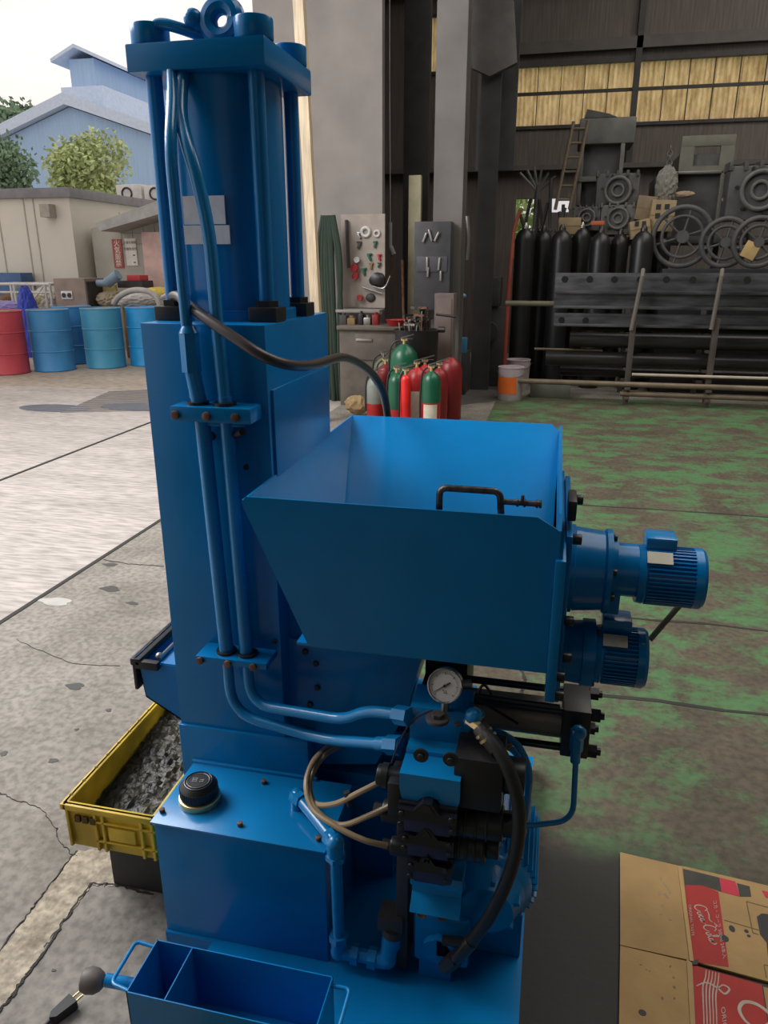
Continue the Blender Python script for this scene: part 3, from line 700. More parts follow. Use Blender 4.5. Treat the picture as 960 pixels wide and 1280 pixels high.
# big black hose on the right
b = B().tube(spline([P(600, 910, y=1.17), P(616, 928, y=1.145), P(634, 958, y=1.125), P(647, 1000, y=1.115), P(648, 1045, y=1.11), P(636, 1095, y=1.11), P(612, 1145, y=1.12), P(588, 1178, y=1.135)], 8), .0125, 16)
hose = pt('hydraulic_hose', b, RUB)
b = B().cyl(P(599, 909, y=1.17), P(622, 938, y=1.14), .0155, seg=20, bev=.002).cyl(P(590, 1176, y=1.133), P(566, 1202, y=1.145), .0145, seg=20, bev=.002)
b.cyl(P(570, 1197, y=1.143), P(556, 1208, y=1.15), .017, seg=6)
split(b, 'hose_ferrule', DKST, hose)
b = B().cyl(P(604, 915, y=1.165), P(606, 918, y=1.163), .0175, seg=20).cyl(P(609, 921, y=1.157), P(611, 924, y=1.155), .0178, seg=20).cyl(P(586, 900, y=1.19), P(600, 910, y=1.17), .010, seg=6)
split(b, 'brass_fitting', BRASS, hose)
b = B().ball(P(592, 895, y=1.19), .017, sub=2).cyl(P(585, 905, y=1.2), P(600, 890, y=1.2), .012, seg=6); pt('hose_elbow', b, BLUE2)
b = B().tube([P(596, 962, y=1.20), P(615, 948, y=1.20), P(640, 930, y=1.22)], .004, 8); pt('thin_lead', b, CABLE)
# black cable looping across the column
b = B().tube(spline([P(206, 374, y=1.50), P(222, 370, y=1.43), P(240, 385, y=1.35), P(290, 420, y=1.30), P(340, 450, y=1.30), P(385, 457, y=1.42), P(430, 447, y=1.72), P(462, 464, y=1.92), P(479, 490, y=2.0), P(485, 525, y=2.03)], 10), .0105, 12)
pt('power_cable', b, mat('black_cable', (.05, .04, .04), .35))
b = B().tube(spline([P(405, 458, y=1.60), P(435, 448, y=1.8), P(455, 462, y=1.95), P(474, 490, y=2.0), P(482, 525, y=2.03)], 10), .002, 8)
pt('thin_wire', b, SILV)

# discharge box on the left of column
L1 = [P(172, 827, y=1.45), P(226, 832, y=1.45), P(226, 919, y=1.45), P(221, 895, y=1.45), P(177, 872, y=1.45)]
x0 = L1[0].x; zt = L1[0].z
b = B().prism([(x0, 1.45, zt), (-.812, 1.45, zt), (-.812, 1.45, .36), (-.855, 1.45, .40), (x0+.012, 1.45, zt-.10)], (0, .004, 0))
b.prism([(x0, 1.72, zt), (-.812, 1.72, zt), (-.812, 1.72, .36), (-.855, 1.72, .40), (x0+.012, 1.72, zt-.10)], (0, -.004, 0))
b.prism([(x0, 1.45, zt), (x0+.012, 1.45, zt-.10), (x0+.014, 1.45, zt-.10), (x0+.003, 1.45, zt)], (0, .27, 0))
b.prism([(x0+.012, 1.45, zt-.10), (-.855, 1.45, .40), (-.853, 1.45, .404), (x0+.014, 1.45, zt-.096)], (0, .27, 0))
b.prism([(-.855, 1.45, .40), (-.812, 1.45, .36), (-.810, 1.45, .364), (-.853, 1.45, .404)], (0, .27, 0))
db = pt('discharge_box', b, BLUE)
b = B().box(x0-.012, x0+.016, 1.435, 1.74, zt-.004, zt+.016, .004).box(x0-.010, x0-.001, 1.44, 1.73, zt-.075, zt, .002).box(x0, x0+.062, 1.435, 1.452, zt-.012, zt+.010, .003)
b.done('rubber_seal', RUB, db)
b = B().tube([(x0-.002, 1.44, zt+.018), (x0-.002, 1.73, zt+.018)], .003, 8); b.done('seal_rod', CHROME, db)
b = B().prism([(x0+.062, 1.452, zt), (-.812, 1.452, zt), (-.812, 1.70, zt+.02), (x0+.062, 1.70, zt+.02)], (0, 0, .003)).box(x0+.02, -.812, 1.46, 1.715, zt-.045, zt-.04)
b.done('inner_plate', BLUE2, db)
b = B().tube([(x0+.055, 1.46, zt+.010), (x0+.062, 1.56, zt+.018), (x0+.06, 1.66, zt+.022)], .005, 8).ball((x0+.05, 1.47, zt+.010), .011, sub=2).ball((x0+.055, 1.60, zt+.02), .009, sub=2)
b.done('hinge_pin', STEEL, db)

# ================================================================ NEAR THINGS
# sheet metal tray at the front
tx0, tx1, ty0, ty1, tz, t0 = -.702, -.330, .893, 1.010, .200, .052
TR = thing('parts_tray', 'open blue sheet metal tray with divider and loop handles, before the machine', 'tray', ((tx0+tx1)/2, (ty0+ty1)/2, t0))
w = .0022
b = B().box(tx0, tx1, ty0, ty0+w, t0, tz).box(tx0, tx1, ty1-w, ty1, t0, tz).box(tx0, tx0+w, ty0, ty1, t0, tz).box(tx1-w, tx1, ty0, ty1, t0, tz).box(tx0, tx1, ty0, ty1, t0, t0+w)
b.done('tray_body', BLUE, TR)
B().box(-.625, -.6228, ty0+w, ty1-w, t0+w, tz-.001).done('divider', BLUE, TR)
B().tube(fillet([(tx0, ty1-.008, tz-.012), (tx0-.045, ty1-.006, tz-.010), (tx0-.045, ty0+.02, tz-.014), (tx0, ty0+.012, tz-.014)], .012), .0038, 10).done('loop_handle', BLUE2, TR)
B().tube(fillet([(tx1, ty1-.01, tz-.012), (tx1+.036, ty1-.008, tz-.012), (tx1+.036, ty0+.02, tz-.014), (tx1, ty0+.012, tz-.014)], .012), .0038, 10).done('loop_handle', BLUE2, TR)
b = B().tube(fillet([(-.665, ty0+.045, t0+w+.004), (-.665, ty0+.06, t0+.02), (-.65, ty0+.07, t0+.02), (-.65, ty0+.045, t0+.006)], .006), .002, 8)
b.done('hook', BLUE2, TR)
# lever with ball
B().cyl(P(132, 1225, z=.16), (tx0+.0005, .945, .150), .0125, seg=18).done('knob_stem', BLUE2, TR)
kc = P(117, 1226, z=.16)
b = B().lathe([(-.024, .014), (-.020, .021), (-.008, .0245), (.006, .023), (.016, .017), (.020, .012)], kc, (Vector((tx0, .945, .150))-kc), 32); b.done('ball_knob', mat('grey_rubber_knob', (.14, .12, .11), .5), TR)
# plug on the floor
PLG = thing('power_plug', 'black two pin power plug lying on the concrete left of the tray', 'plug', tuple(P(78, 1262, z=0)))
o_ = P(92, 1250, z=.016); dr = (P(108, 1242, z=.016)-P(78, 1268, z=.016)).normalized(); sd = Vector((-dr.y, dr.x, 0))
b = B(); b.prism([o_-sd*.014-Vector((0, 0, .013)), o_+sd*.014-Vector((0, 0, .013)), o_+sd*.010-dr*.045-Vector((0, 0, .013)), o_-dr*.055-Vector((0, 0, .013)), o_-sd*.010-dr*.045-Vector((0, 0, .013))], (0, 0, .022)); b.done('plug_body', RUB, PLG)
b = B()
for s_ in (-1, 1): b.obox(o_+dr*.009+sd*.0065*s_, (.018, .0015, .005), math.atan2(dr.y, dr.x))
split(b, 'plug_pin', BRASS, PLG)
b = B().tube(spline([o_-dr*.05, o_-dr*.08-Vector((0, 0, .006)), o_-dr*.12-Vector((0, 0, .009)), o_-dr*.2+sd*.03-Vector((0, 0, .0095)), o_-dr*.32+sd*.02-Vector((0, 0, .0095))]), .0045, 10).done('cord', RUB, PLG)
# yellow crate
CR = thing('yellow_crate', 'worn yellow plastic crate holding dark rubber scraps, left of the machine', 'crate', (-.95, 1.5, .16))
cx0, cx1, cy0, cy1, cz0, cz1 = -1.065, -.825, 1.235, 1.72, .16, .285
b = B()
def shell(b, x0, x1, y0, y1, z0, z1, t, tp=.006):
    b.prism([(x0+tp, y0+tp, z0), (x1-tp, y0+tp, z0), (x1, y0, z1), (x0, y0, z1)], (0, t, 0)); b.prism([(x0+tp, y1-tp, z0), (x1-tp, y1-tp, z0), (x1, y1, z1), (x0, y1, z1)], (0, -t, 0))
    b.prism([(x0+tp, y0+tp, z0), (x0+tp, y1-tp, z0), (x0, y1, z1), (x0, y0, z1)], (t, 0, 0)); b.prism([(x1-tp, y0+tp, z0), (x1-tp, y1-tp, z0), (x1, y1, z1), (x1, y0, z1)], (-t, 0, 0))
    b.box(x0+tp, x1-tp, y0+tp, y1-tp, z0, z0+t)
shell(b, cx0, cx1, cy0, cy1, cz0, cz1, .005)
rim = .011
for a in ((cx0-.006, cx0+rim, cy0-.006, cy1+.006), (cx1-rim, cx1+.006, cy0-.006, cy1+.006), (cx0, cx1, cy0-.006, cy0+rim), (cx0, cx1, cy1-rim, cy1+.006)): b.box(a[0], a[1], a[2], a[3], cz1-.016, cz1, .003)
# ribs and panel on front
for x in (cx0+.006, cx0+.08, cx0+.10, cx0+.20, cx1-.012): b.box(x, x+.007, cy0-.005, cy0+.004, cz0+.004, cz1-.01, .001)
for z in (cz0+.03, cz0+.085): b.box(cx0+.08, cx1, cy0-.005, cy0+.004, z, z+.005, .001)
b.box(cx0+.115, cx0+.185, cy0-.004, cy0+.003, cz0+.04, cz0+.078, .001)
b.done('crate_body', YEL, CR)
b = B()
y = cy0+.03
while y < cy1: b.cyl((cx0+.002, y, cz1), (cx0+.002, y, cz1+.0008), .0045, seg=10); y += .052
for x in (cx0+.03, cx0+.05, cx0+.07): b.box(x, x+.014, cy0-.0065, cy0, cz1-.045, cz1-.028)
split(b, 'rim_hole', mat('hole_brown', (.10, .06, .01), .8), CR)
# contents
b = B(); nx, ny = 26, 44; V = []
for j in range(ny):
    for i in range(nx):
        V.append(b.bm.verts.new((cx0+.012+(cx1-cx0-.024)*i/(nx-1), cy0+.012+(cy1-cy0-.024)*j/(ny-1), cz0+.03+.045*j/ny+random.uniform(0, .011))))
for j in range(ny-1):
    for i in range(nx-1): b.bm.faces.new((V[j*nx+i], V[j*nx+i+1], V[(j+1)*nx+i+1], V[(j+1)*nx+i]))
o = b.done('rubber_scraps', SLUDGE, kind='stuff', label='dark oily rubber scraps heaped inside the yellow crate', category='scraps')
SB = B().box(-1.0, -.835, 1.288, 1.60, 0.0, .16, .004).done('support_box', mat('black_box', (.035, .034, .033), .6), label='black box under the yellow crate, standing on the concrete', category='box')
# loose strip of exposed aggregate and cracks in the floor (setting)
AGG = floor_mat('exposed_aggregate', (.60, .51, .38), (.24, .20, .14), scale=16, fine=60)
L0 = [(-10, 1204), (30, 1152), (60, 1112), (96, 1066)]
R0 = [(146, 1108), (114, 1106), (98, 1128), (80, 1150), (62, 1176), (45, 1203), (25, 1228), (12, 1248), (-10, 1272)]
poly = []
for l in (L0, [(100, 1064), (150, 1060), (150, 1106)], R0):
    for i in range(len(l)-1):
        a_, b_ = P(*l[i], z=0), P(*l[i+1], z=0)
        for k in range(8):
            q_ = a_.lerp(b_, k/8); poly.append(q_+Vector((random.uniform(-.005, .005), random.uniform(-.005, .005), 0)))
bb = B(); bb.prism(poly, (0, 0, .0018)); st('ground_aggregate', bb, AGG)
def crack(pts, wd, name='trim_11'):
    b = B(); pts = [P(*p, z=0) for p in pts]; fin = []
    for i in range(len(pts)-1):
        for k in range(10): fin.append(pts[i].lerp(pts[i+1], k/10)+Vector((random.uniform(-.004, .004), random.uniform(-.004, .004), 0)))
    fin.append(pts[-1])
    for p, q in zip(fin, fin[1:]):
        n = Vector((-(q-p).y, (q-p).x, 0)).normalized()*wd*random.uniform(.5, 1.2); b.prism([p-n, q-n, q+n, p+n], (0, 0, .0022))
    return st(name, b, JO)
crack([(-10, 1274), (12, 1250), (45, 1205), (80, 1152), (114, 1104)], .0035, 'trim_20')
crack([(114, 1104), (150, 1108), (192, 1118)], .003, 'trim_21')
crack([(-10, 1200), (30, 1150), (60, 1110), (96, 1064)], .002, 'trim_22')
crack([(96, 1072), (72, 1050), (70, 1035), (50, 1010), (20, 1000), (-5, 990)], .0008, 'trim_23')
crack([(130, 700), (160, 705), (205, 708)], .003, 'trim_24')
crack([(20, 800), (90, 830), (150, 833)], .001, 'trim_25')
crack([(650, 832), (656, 850), (652, 866), (660, 880)], .006, 'trim_26')
# stains
STN = mat('floor_stain', (.06, .06, .055), .6); STR = mat('reddish_stain', (.20, .14, .115), .7); STL = mat('lime_patch', (.45, .44, .41), .8)
def blob(c, rx, ry, m, name):
    b = B(); n = 28; ph = random.uniform(0, 6)
    b.prism([c+Vector((math.cos(2*math.pi*k/n)*rx*(1+.25*math.sin(3*2*math.pi*k/n+ph)+random.uniform(-.08, .08)), math.sin(2*math.pi*k/n)*ry*(1+.2*math.sin(2*2*math.pi*k/n+ph)), 0)) for k in range(n)], (0, 0, .0012)); return st(name, b, m)
k = 30
for (px, py, rx, ry, m_) in ((94, 858, .035, .02, STN), (66, 951, .015, .012, STN), (5, 942, .012, .012, STN), (138, 706, .04, .02, STN), (138, 736, .05, .03, STN), (165, 754, .03, .016, STN), (136, 888, .01, .008, STN), (67, 1213, .005, .004, STN), (70, 752, .085, .035, STL), (96, 912, .008, .006, STN)):
    blob(P(px, py, z=0), rx, ry, m_, 'trim_%d' % k); k += 1
# drain grate patch in the yard
b = B()
gp = [P(*p, z=-.002) for p in ((75, 516), (135, 490), (185, 488), (190, 513))]
DR = mat('drain_grey', (.17, .15, .14), .8, bump=.4)
bb = B().prism(gp, (0, 0, .002)); st('trim_50', bb, DR)
b = B()
for k in range(12):
    a_ = gp[0].lerp(gp[1], k/11); c_ = gp[3].lerp(gp[2], k/11); dv = Vector((0, .03, 0)); b.prism([a_, c_, c_+dv, a_+dv], (0, 0, .006))
st('trim_51', b, mat('drain_bar', (.28, .25, .23), .7))
MHM = mat('manhole_dark', (.10, .11, .13), .6)
bb = B(); c_ = P(68, 510, z=0); bb.prism([c_+Vector((.42*math.cos(a*.3), .2*math.sin(a*.3), 0)) for a in range(21)], (0, 0, .003)); st('trim_52', bb, MHM)
bb = B(); c_ = P(168, 509, z=0); bb.prism([c_+Vector((.4*math.cos(a*.3), .2*math.sin(a*.3), 0)) for a in range(21)], (0, 0, .006)); st('trim_53', bb, MHM)

# ================================================================ CARDBOARD
def flat(b, pts, z, h): b.prism([P(px, py, z=z) for px, py in pts], (0, 0, h)); return b
CZ = .008
FAR = thing('cardboard_sheet', 'flattened brown drinks carton, the upper one, with red panel and dark oval hole', 'cardboard', tuple(P(900, 1150, z=0)), group=None)
farpoly = [(775, 1067), (848, 1084), (856, 1085), (960, 1109), (1010, 1121), (1030, 1248), (865, 1203), (775, 1183)]
flat(B(), farpoly, .003, .005).done('board', CARD, FAR)
NEAR = thing('cardboard_sheet', 'flattened brown drinks carton, the lower one, with larger red panel', 'cardboard', tuple(P(900, 1260, z=0)))
nearpoly = [(775, 1184), (865, 1205), (872, 1210), (1030, 1257), (1060, 1500), (770, 1500)]
flat(B(), nearpoly, .003, .005).done('board', CARD, NEAR)
CRED = mat('carton_red', (.42, .028, .022), .7, var=.08, scale=12); CBLK = mat('carton_black', (.05, .048, .04), .7, var=.2, scale=20); CWH = mat('carton_white_print', (.50, .43, .36), .75, var=.1, scale=40)
CR2 = mat('carton_bright_red', (.55, .03, .06), .7)
flat(B(), [(856, 1106), (877, 1106), (898, 1115), (911, 1209), (864, 1202)], CZ, .0004).done('red_panel', CRED, FAR)
flat(B(), [(854, 1086), (899, 1097), (902, 1115), (878, 1107), (856, 1106)], CZ, .0005).done('black_band', CBLK, FAR)
flat(B(), [(899, 1097), (919, 1102), (925, 1121), (902, 1115)], CZ, .0006).done('red_label', CR2, FAR)
flat(B(), [(921, 1104), (937, 1108), (939, 1121), (925, 1121)], CZ, .0005).done('black_band', CBLK, FAR)
flat(B(), [(952, 1113), (1000, 1125), (1000, 1135), (957, 1122)], CZ, .0005).done('red_label', CR2, FAR)
flat(B(), [(847, 1083), (852, 1085), (867, 1203), (862, 1202)], CZ, .0035).done('fold_ridge', mat('fold_card', (.50, .33, .14), .8), FAR)
flat(B(), [(864, 1203), (873, 1200), (872, 1207), (866, 1207)], CZ, .003).done('black_tape', CBLK, FAR)
b = B()
for (px, py, r1, r2) in ((915, 1161, 3.5, 6), (905, 1173, 5.5, 6), (933, 1164, 2.6, 3), (936, 1170, 2.2, 2.2)):
    c = P(px, py, z=CZ); b = B().prism([c+Vector((math.cos(a*.42)*r1*.0019, math.sin(a*.42)*r2*.0016, 0)) for a in range(15)], (0, 0, .0008)); b.done('dark_stain', INK, FAR)
c = P(958, 1160, z=CZ); B().prism([P(*p, z=CZ) for p in ((946, 1146), (952, 1142), (962, 1143), (975, 1150), (975, 1205), (961, 1205), (958, 1178), (950, 1168))], (0, 0, .0007)).done('oval_hole', INK, FAR)
c = P(803, 1266, z=CZ); B().prism([c+Vector((math.cos(a*.42)*.008, math.sin(a*.42)*.007, 0)) for a in range(15)], (0, 0, .0008)).done('dark_stain', INK, NEAR)
# printed boxes (line frames)
def line(b, p, q, w=.0012, z=CZ):
    p = P(*p, z=z); q = P(*q, z=z); n = Vector((-(q-p).y, (q-p).x, 0)).normalized()*w; b.prism([p-n, q-n, q+n, p+n], (0, 0, .0006))
b = B()
for p, q in (((933, 1127), (985, 1141)), ((933, 1127), (941, 1166)), ((941, 1166), (948, 1168)), ((905, 1150), (960, 1166)), ((955, 1206), (985, 1212)), ((955, 1206), (958, 1222))): line(b, p, q)
b.done('printed_frame', CARDD, FAR)
flat(B(), [(865, 1206), (952, 1231), (962, 1290), (968, 1340), (868, 1340)], CZ, .0004).done('red_panel', CRED, NEAR)
flat(B(), [(858, 1200), (865, 1205), (872, 1340), (866, 1340)], CZ, .003).done('fold_ridge', mat('fold_card_2', (.46, .31, .14), .8), NEAR)
b = B()
for p, q in (((953, 1232), (990, 1243)), ((953, 1232), (962, 1290))): line(b, p, q)
b.done('printed_frame', INK, NEAR)
# script lettering, drawn as pen strokes in a 2D frame then laid on the card
RZ = [0.0]
def ribbon(b, pts, w, z):
    pts = spline([Vector((p[0], p[1], 0)) for p in pts], 6); RZ[0] = (RZ[0]+.00006) % .0005
    vs = []; n = len(pts)
    for i in range(n):
        d = (pts[min(i+1, n-1)]-pts[max(i-1, 0)])
        nn_ = Vector((-d.y, d.x, 0)).normalized(); s = w*(.7+.6*math.sin(math.pi*i/(n-1)))
        vs.append((b.bm.verts.new(pts[i]-nn_*s+Vector((0, 0, z+RZ[0]))), b.bm.verts.new(pts[i]+nn_*s+Vector((0, 0, z+RZ[0])))))
    for a_, c_ in zip(vs, vs[1:]):
        f = b.bm.faces.new((a_[0], c_[0], c_[1], a_[1])); f.normal_update()
        if f.normal.z < 0: f.normal_flip()
STROKES = [  # "Coca-Cola" in flowing script, unit height
    [(1.0, .75), (.85, .98), (.55, .95), (.2, .6), (.1, .2), (.35, 0), (.75, .12), (1.05, .4)],
    [(.95, .95), (1.5, .95), (2.2, .8), (2.6, .95)],
    [(1.25, .35), (1.05, .15), (1.15, 0), (1.38, .1), (1.4, .35), (1.25, .38), (1.5, .3)],
    [(1.85, .33), (1.65, .35), (1.55, .12), (1.7, 0), (1.95, .15)],
    [(2.3, .33), (2.05, .33), (1.98, .1), (2.12, 0), (2.28, .2), (2.32, .35), (2.3, .05), (2.5, .12)],
    [(2.55, .25), (2.8, .3)],
    [(3.7, .75), (3.55, .98), (3.25, .92), (2.95, .55), (2.88, .2), (3.1, 0), (3.45, .1), (3.7, .35)],
    [(3.3, .98), (3.1, 1.15), (2.7, 1.05)],
    [(3.95, .35), (3.75, .15), (3.85, 0), (4.08, .1), (4.1, .35), (3.95, .38)],
    [(4.2, .1), (4.45, .8), (4.4, .98), (4.28, .8), (4.28, .2), (4.4, 0), (4.55, .12)],
    [(4.9, .33), (4.65, .33), (4.58, .1), (4.72, 0), (4.88, .2), (4.92, .35), (4.9, .05), (5.1, .12)],
    [(5.1, .12), (5.3, .3), (5.2, .55)],
]
def script(a_, b_, up, parent, wd):       # a_,b_ ends of base line in pixels, up = pixel of unit height above a_
    A = P(*a_, z=CZ+.0006); X = (P(*b_, z=CZ+.0006)-A)/5.3; Y = P(*up, z=CZ+.0006)-A
    b = B()
    for s in STROKES: ribbon(b, [A+X*(u+.12*v_)+Y*v_ for u, v_ in s], wd, 0)
    # ribbon drops z: restore
    for v_ in b.bm.verts: v_.co.z += CZ+.0006
    b.done('script_lettering', CWH, parent, flat=True)
script((867, 1131), (889, 1181), (880, 1128), FAR, .0010)
script((922, 1250), (962, 1470), (957, 1243), NEAR, .0030)
txt('small_lettering', 'ORIGINAL TASTE', CWH, P(864, 1150, z=CZ+.0008), P(866, 1168, z=CZ)-P(862, 1130, z=CZ), P(880, 1150, z=CZ)-P(862, 1154, z=CZ), (.012, .010), parent=FAR)
txt('small_lettering', 'コカ・コーラ 500ml 24本入', CWH, P(899, 1160, z=CZ+.0008), P(904, 1195, z=CZ)-P(892, 1126, z=CZ), P(915, 1156, z=CZ)-P(890, 1162, z=CZ), (.014, .012), parent=FAR)
txt('small_lettering', 'ORIGINAL', CWH, P(906, 1285, z=CZ+.0008), P(908, 1300, z=CZ)-P(903, 1250, z=CZ), P(915, 1270, z=CZ)-P(900, 1273, z=CZ), (.021, .014), parent=NEAR)
# music-like curling stripes on the lower red panel
b = B()
for k in range(5):
    px = 881+k*4
    ribbon(b, [P(px+1, 1216+k, z=0), P(px, 1226+k, z=0), P(px-3+k*.5, 1236, z=0), P(px-3, 1250, z=0), P(px-2, 1275, z=0), P(px-1, 1330, z=0)], .0011, 0)
ribbon(b, [P(870, 1236, z=0), P(882, 1232, z=0), P(895, 1238, z=0), P(905, 1246, z=0), P(911, 1240, z=0), P(903, 1235, z=0), P(896, 1240, z=0)], .0016, 0)
for v_ in b.bm.verts: v_.co.z += CZ+.0007
b.done('curling_stripes', CWH, NEAR)
for (px, py, w_, h_) in ((826, 1098, .004, .012), (831, 1106, .003, .014), (824, 1118, .004, .010), (833, 1120, .005, .016), (828, 1132, .003, .008), (836, 1113, .003, .02), (826, 1143, .006, .005), (838, 1150, .008, .003)):
    c = P(px, py, z=CZ); B().obox(c, (w_, h_, .0006), random.uniform(-.5, .5)).done('faded_print', mat('faded_ink', (.30, .24, .17), .8), FAR)
for (px, py, w_, h_) in ((838, 1208, .003, .007), (842, 1222, .004, .004), (843, 1234, .005, .006), (808, 1212, .004, .002), (801, 1206, .006, .003), (843, 1248, .004, .005), (828, 1248, .005, .006), (812, 1214, .003, .004)):
    c = P(px, py, z=CZ); B().obox(c, (w_, h_, .0006), random.uniform(-.5, .5)).done('faded_print', mat('faded_ink', (.20, .14, .08), .8), NEAR)
for (px, py, w_, h_) in ((833, 1112, .02, .03), (828, 1142, .012, .02)):
    pass

# ================================================================ YARD (outside, left)
BD = mat('drum_blue', (.05, .24, .50), .4, var=.15, scale=3); RD = mat('drum_red', (.48, .06, .08), .45, var=.15, scale=3); TB = mat('drum_teal', (.06, .30, .48), .4, var=.12, scale=3); LR = mat('lid_rust', (.30, .24, .18), .7, var=.4, scale=12)
BB = mat('drum_bright_blue', (.02, .30, .65), .4, var=.1)
def drum(label, loc, m, group):
    t = thing('oil_drum', label, 'drum', loc, group)
    x, y, z = loc; R = .29
    b = B(); prof = [(0, R), (.012, R+.006), (.024, R), (.275, R), (.285, R+.010), (.295, R), (.57, R), (.58, R+.010), (.59, R), (.855, R), (.862, R+.006), (.875, R+.006), (.88, R), (.876, R-.012), (.862, R-.014), (.86, 0)]
    b.lathe(prof, (x, y, 0), seg=48); b.done('drum_body', m, t)
    b = B().cyl((x, y, .862), (x, y, .866), R-.016, seg=40); b.done('drum_lid', LR, t)
    B().cyl((x+.18, y, .866), (x+.18, y, .878), .03, seg=16).done('bung', STEEL, t)
    return t
def base(px, py, r=.29):
    p = P(px, py, z=0); d = Vector((p.x, p.y, 0)).normalized(); p = p+d*r; return (p.x, p.y, 0.0)
G = 'oil drums in the yard'
drum('faded red oil drum at the left end of the row of drums', base(12, 469), RD, G)
drum('blue oil drum standing beside the red drum', base(70, 465), BD, G)
drum('blue oil drum half hidden behind two other blue drums', base(99, 461, .86), BD, G)
drum('lighter teal blue oil drum in the middle of the row', base(134, 461), TB, G)
drum('bright blue oil drum partly covered by the machine column', base(188, 458), BB, G)
# clutter behind drums, at about y = 11.6
YC = 12.0
ALU = mat('white_aluminium', (.62, .60, .60), .4, .2)
t = thing('frame_rack', 'white tubular steel frame rack behind the red drum', 'rack', tuple(P(32, 440, y=YC)*1.0))
t.location.z = 0; t['_w'] = (t.location.x, t.location.y, 0)
a0, a1 = P(-8, 355, y=YC), P(62, 355, y=YC)
for x in (a0.x, a0.x+.35, a0.x+.42, a1.x-.1, a1.x):
    for yy in (YC, YC+.5): B().tube([(x, yy, 0), (x, yy, a0.z)], .022, 8).done('post', ALU, t)
b = B()
for yy in (YC, YC+.5): b.tube([(a0.x, yy, a0.z), (a1.x, yy, a0.z)], .024, 8); b.tube([(a0.x, yy, a0.z-.14), (a1.x, yy, a0.z-.14)], .018, 8)
for x in (a0.x, a0.x+.35, a1.x): b.tube([(x, YC, a0.z), (x, YC+.5, a0.z)], .022, 8)
b.done('top_rail', ALU, t)
B().tube([(a0.x+.42, YC, .55), (a1.x-.1, YC, a0.z)], .016, 8).done('brace', ALU, t)
def bxthing(name, label, cat, px0, px1, py0, py1, y, dep, m, z0=0, **k):
    p = P(px0, py0, y=y); q = P(px1, py1, y=y)
    return B().box(p.x, q.x, y, y+dep, z0 if z0 is not None else q.z, p.z, .01).done(name, m, label=label, category=cat, **k)
bxthing('storage_bin', 'dark blue plastic bin behind the white frame rack', 'bin', -20, 26, 341, 348, 12.58, .35, mat('bin_blue', (.05, .12, .28), .5))
ct = thing('equipment_box', 'brown plywood box with two round outlets behind the drums', 'box', (P(92, 400, y=11.9).x, 12.2, 0))
p, q = P(66, 348, y=11.9), P(109, 380, y=11.9)
B().box(p.x, q.x, 11.9, 12.5, 0, p.z, .008).done('box_body', mat('brown_ply', (.30, .24, .20), .7), ct)
B().box(q.x, q.x+.02, 11.95, 12.45, .4, p.z-.05).done('side_panel', DGREY, ct)
p = P(84, 369, y=11.9); B().box(p.x-.11, p.x+.11, 11.885, 11.9, p.z-.07, p.z+.07, .005).done('outlet_plate', PLATE, ct)
for dx in (-.055, .055): B().cyl((p.x+dx, 11.886, p.z), (p.x+dx, 11.875, p.z), .04, seg=20).done('outlet', DGREY, ct)
def crumple(name, label, cat, c, r, sc, m, jit=.16, **k):
    return B().ball(c, r, sc, 4 if r > .15 else 3, jit*.6).done(name, m, flat=True, label=label, category=cat, **k)
def atf(px, py, y): return P(px, py, y=y)
crumple('tarp_bundle', 'crumpled bright blue tarpaulin between red and blue drums', 'tarpaulin', atf(37, 400, 11.2)+Vector((0, 0, -.15)), .32, (.55, .6, 2.2), mat('tarp_blue', (.03, .06, .45), .5), .1)
crumple('tarp_bundle', 'lavender plastic sheet lying on top behind the red drum', 'plastic sheet', atf(6, 384, 11.3), .32, (1.3, .6, .35), mat('lavender_sheet', (.25, .2, .45), .5), .12)
crumple('plastic_bag', 'pale bag stuffed beside the white frame rack', 'bag', atf(58, 375, 12.3), .22, (1, .8, 1), mat('pale_bag', (.6, .58, .5), .6))
crumple('plastic_bag', 'small cream bag between frame rack posts', 'bag', atf(46, 374, 12.15), .11, (1, .8, .9), mat('cream_bag', (.6, .5, .3), .6))
crumple('plastic_bag', 'teal bag hanging inside the frame rack', 'bag', atf(22, 370, 12.3), .16, (.7, .8, 1.4), mat('teal_bag', (.25, .42, .42), .6))
crumple('scrap_heap', 'brown scrap pile inside the frame rack', 'scrap', atf(10, 374, 12.25), .12, (1.4, 1, .8), CARDD)
bb = B().cyl(atf(122, 354, 12.2), atf(136, 354, 12.2), .06, .06, 16).cyl(atf(134, 354, 12.2), atf(148, 343, 12.2), .09, .09, 16)
bb.done('duct_piece', mat('blue_grey_duct', (.22, .32, .42), .5), label='blue grey bent duct lying above the drums', category='duct')
bxthing('yellow_board', 'yellow board with cut corners behind the drums', 'board', 122, 146, 356, 372, 12.4, .05, mat('pale_yellow', (.6, .48, .18), .6), None)
bxthing('black_case', 'black low case below the red crate in the yard', 'case', 146, 178, 351, 360, 12.5, .4, DGREY, None)
bxthing('red_crate', 'small red plastic crate on the black case', 'crate', 158, 175, 344, 351, 12.5, .3, mat('crate_red', (.6, .05, .07), .5), None)
pts = [atf(142, 380, 11.0), atf(150, 370, 11.0), atf(166, 363, 11.0), atf(184, 364, 11.0), atf(196, 372, 11.0), atf(200, 384, 11.0)]
B().tube(spline(pts), .045, 12).done('thick_hose', mat('grey_hose', (.42, .40, .37), .5), label='thick pale grey hose arching over the drums', category='hose')
bxthing('wooden_crate', 'wooden crate behind the bright blue drum carrying sacks', 'crate', 152, 215, 380, 400, 11.35, 1.1, CARDD)
crumple('cement_bag', 'pale sack under the arching grey hose', 'sack', atf(170, 376, 11.4), .3, (1.2, .7, .45), mat('sack_grey', (.5, .47, .43), .7), .08)
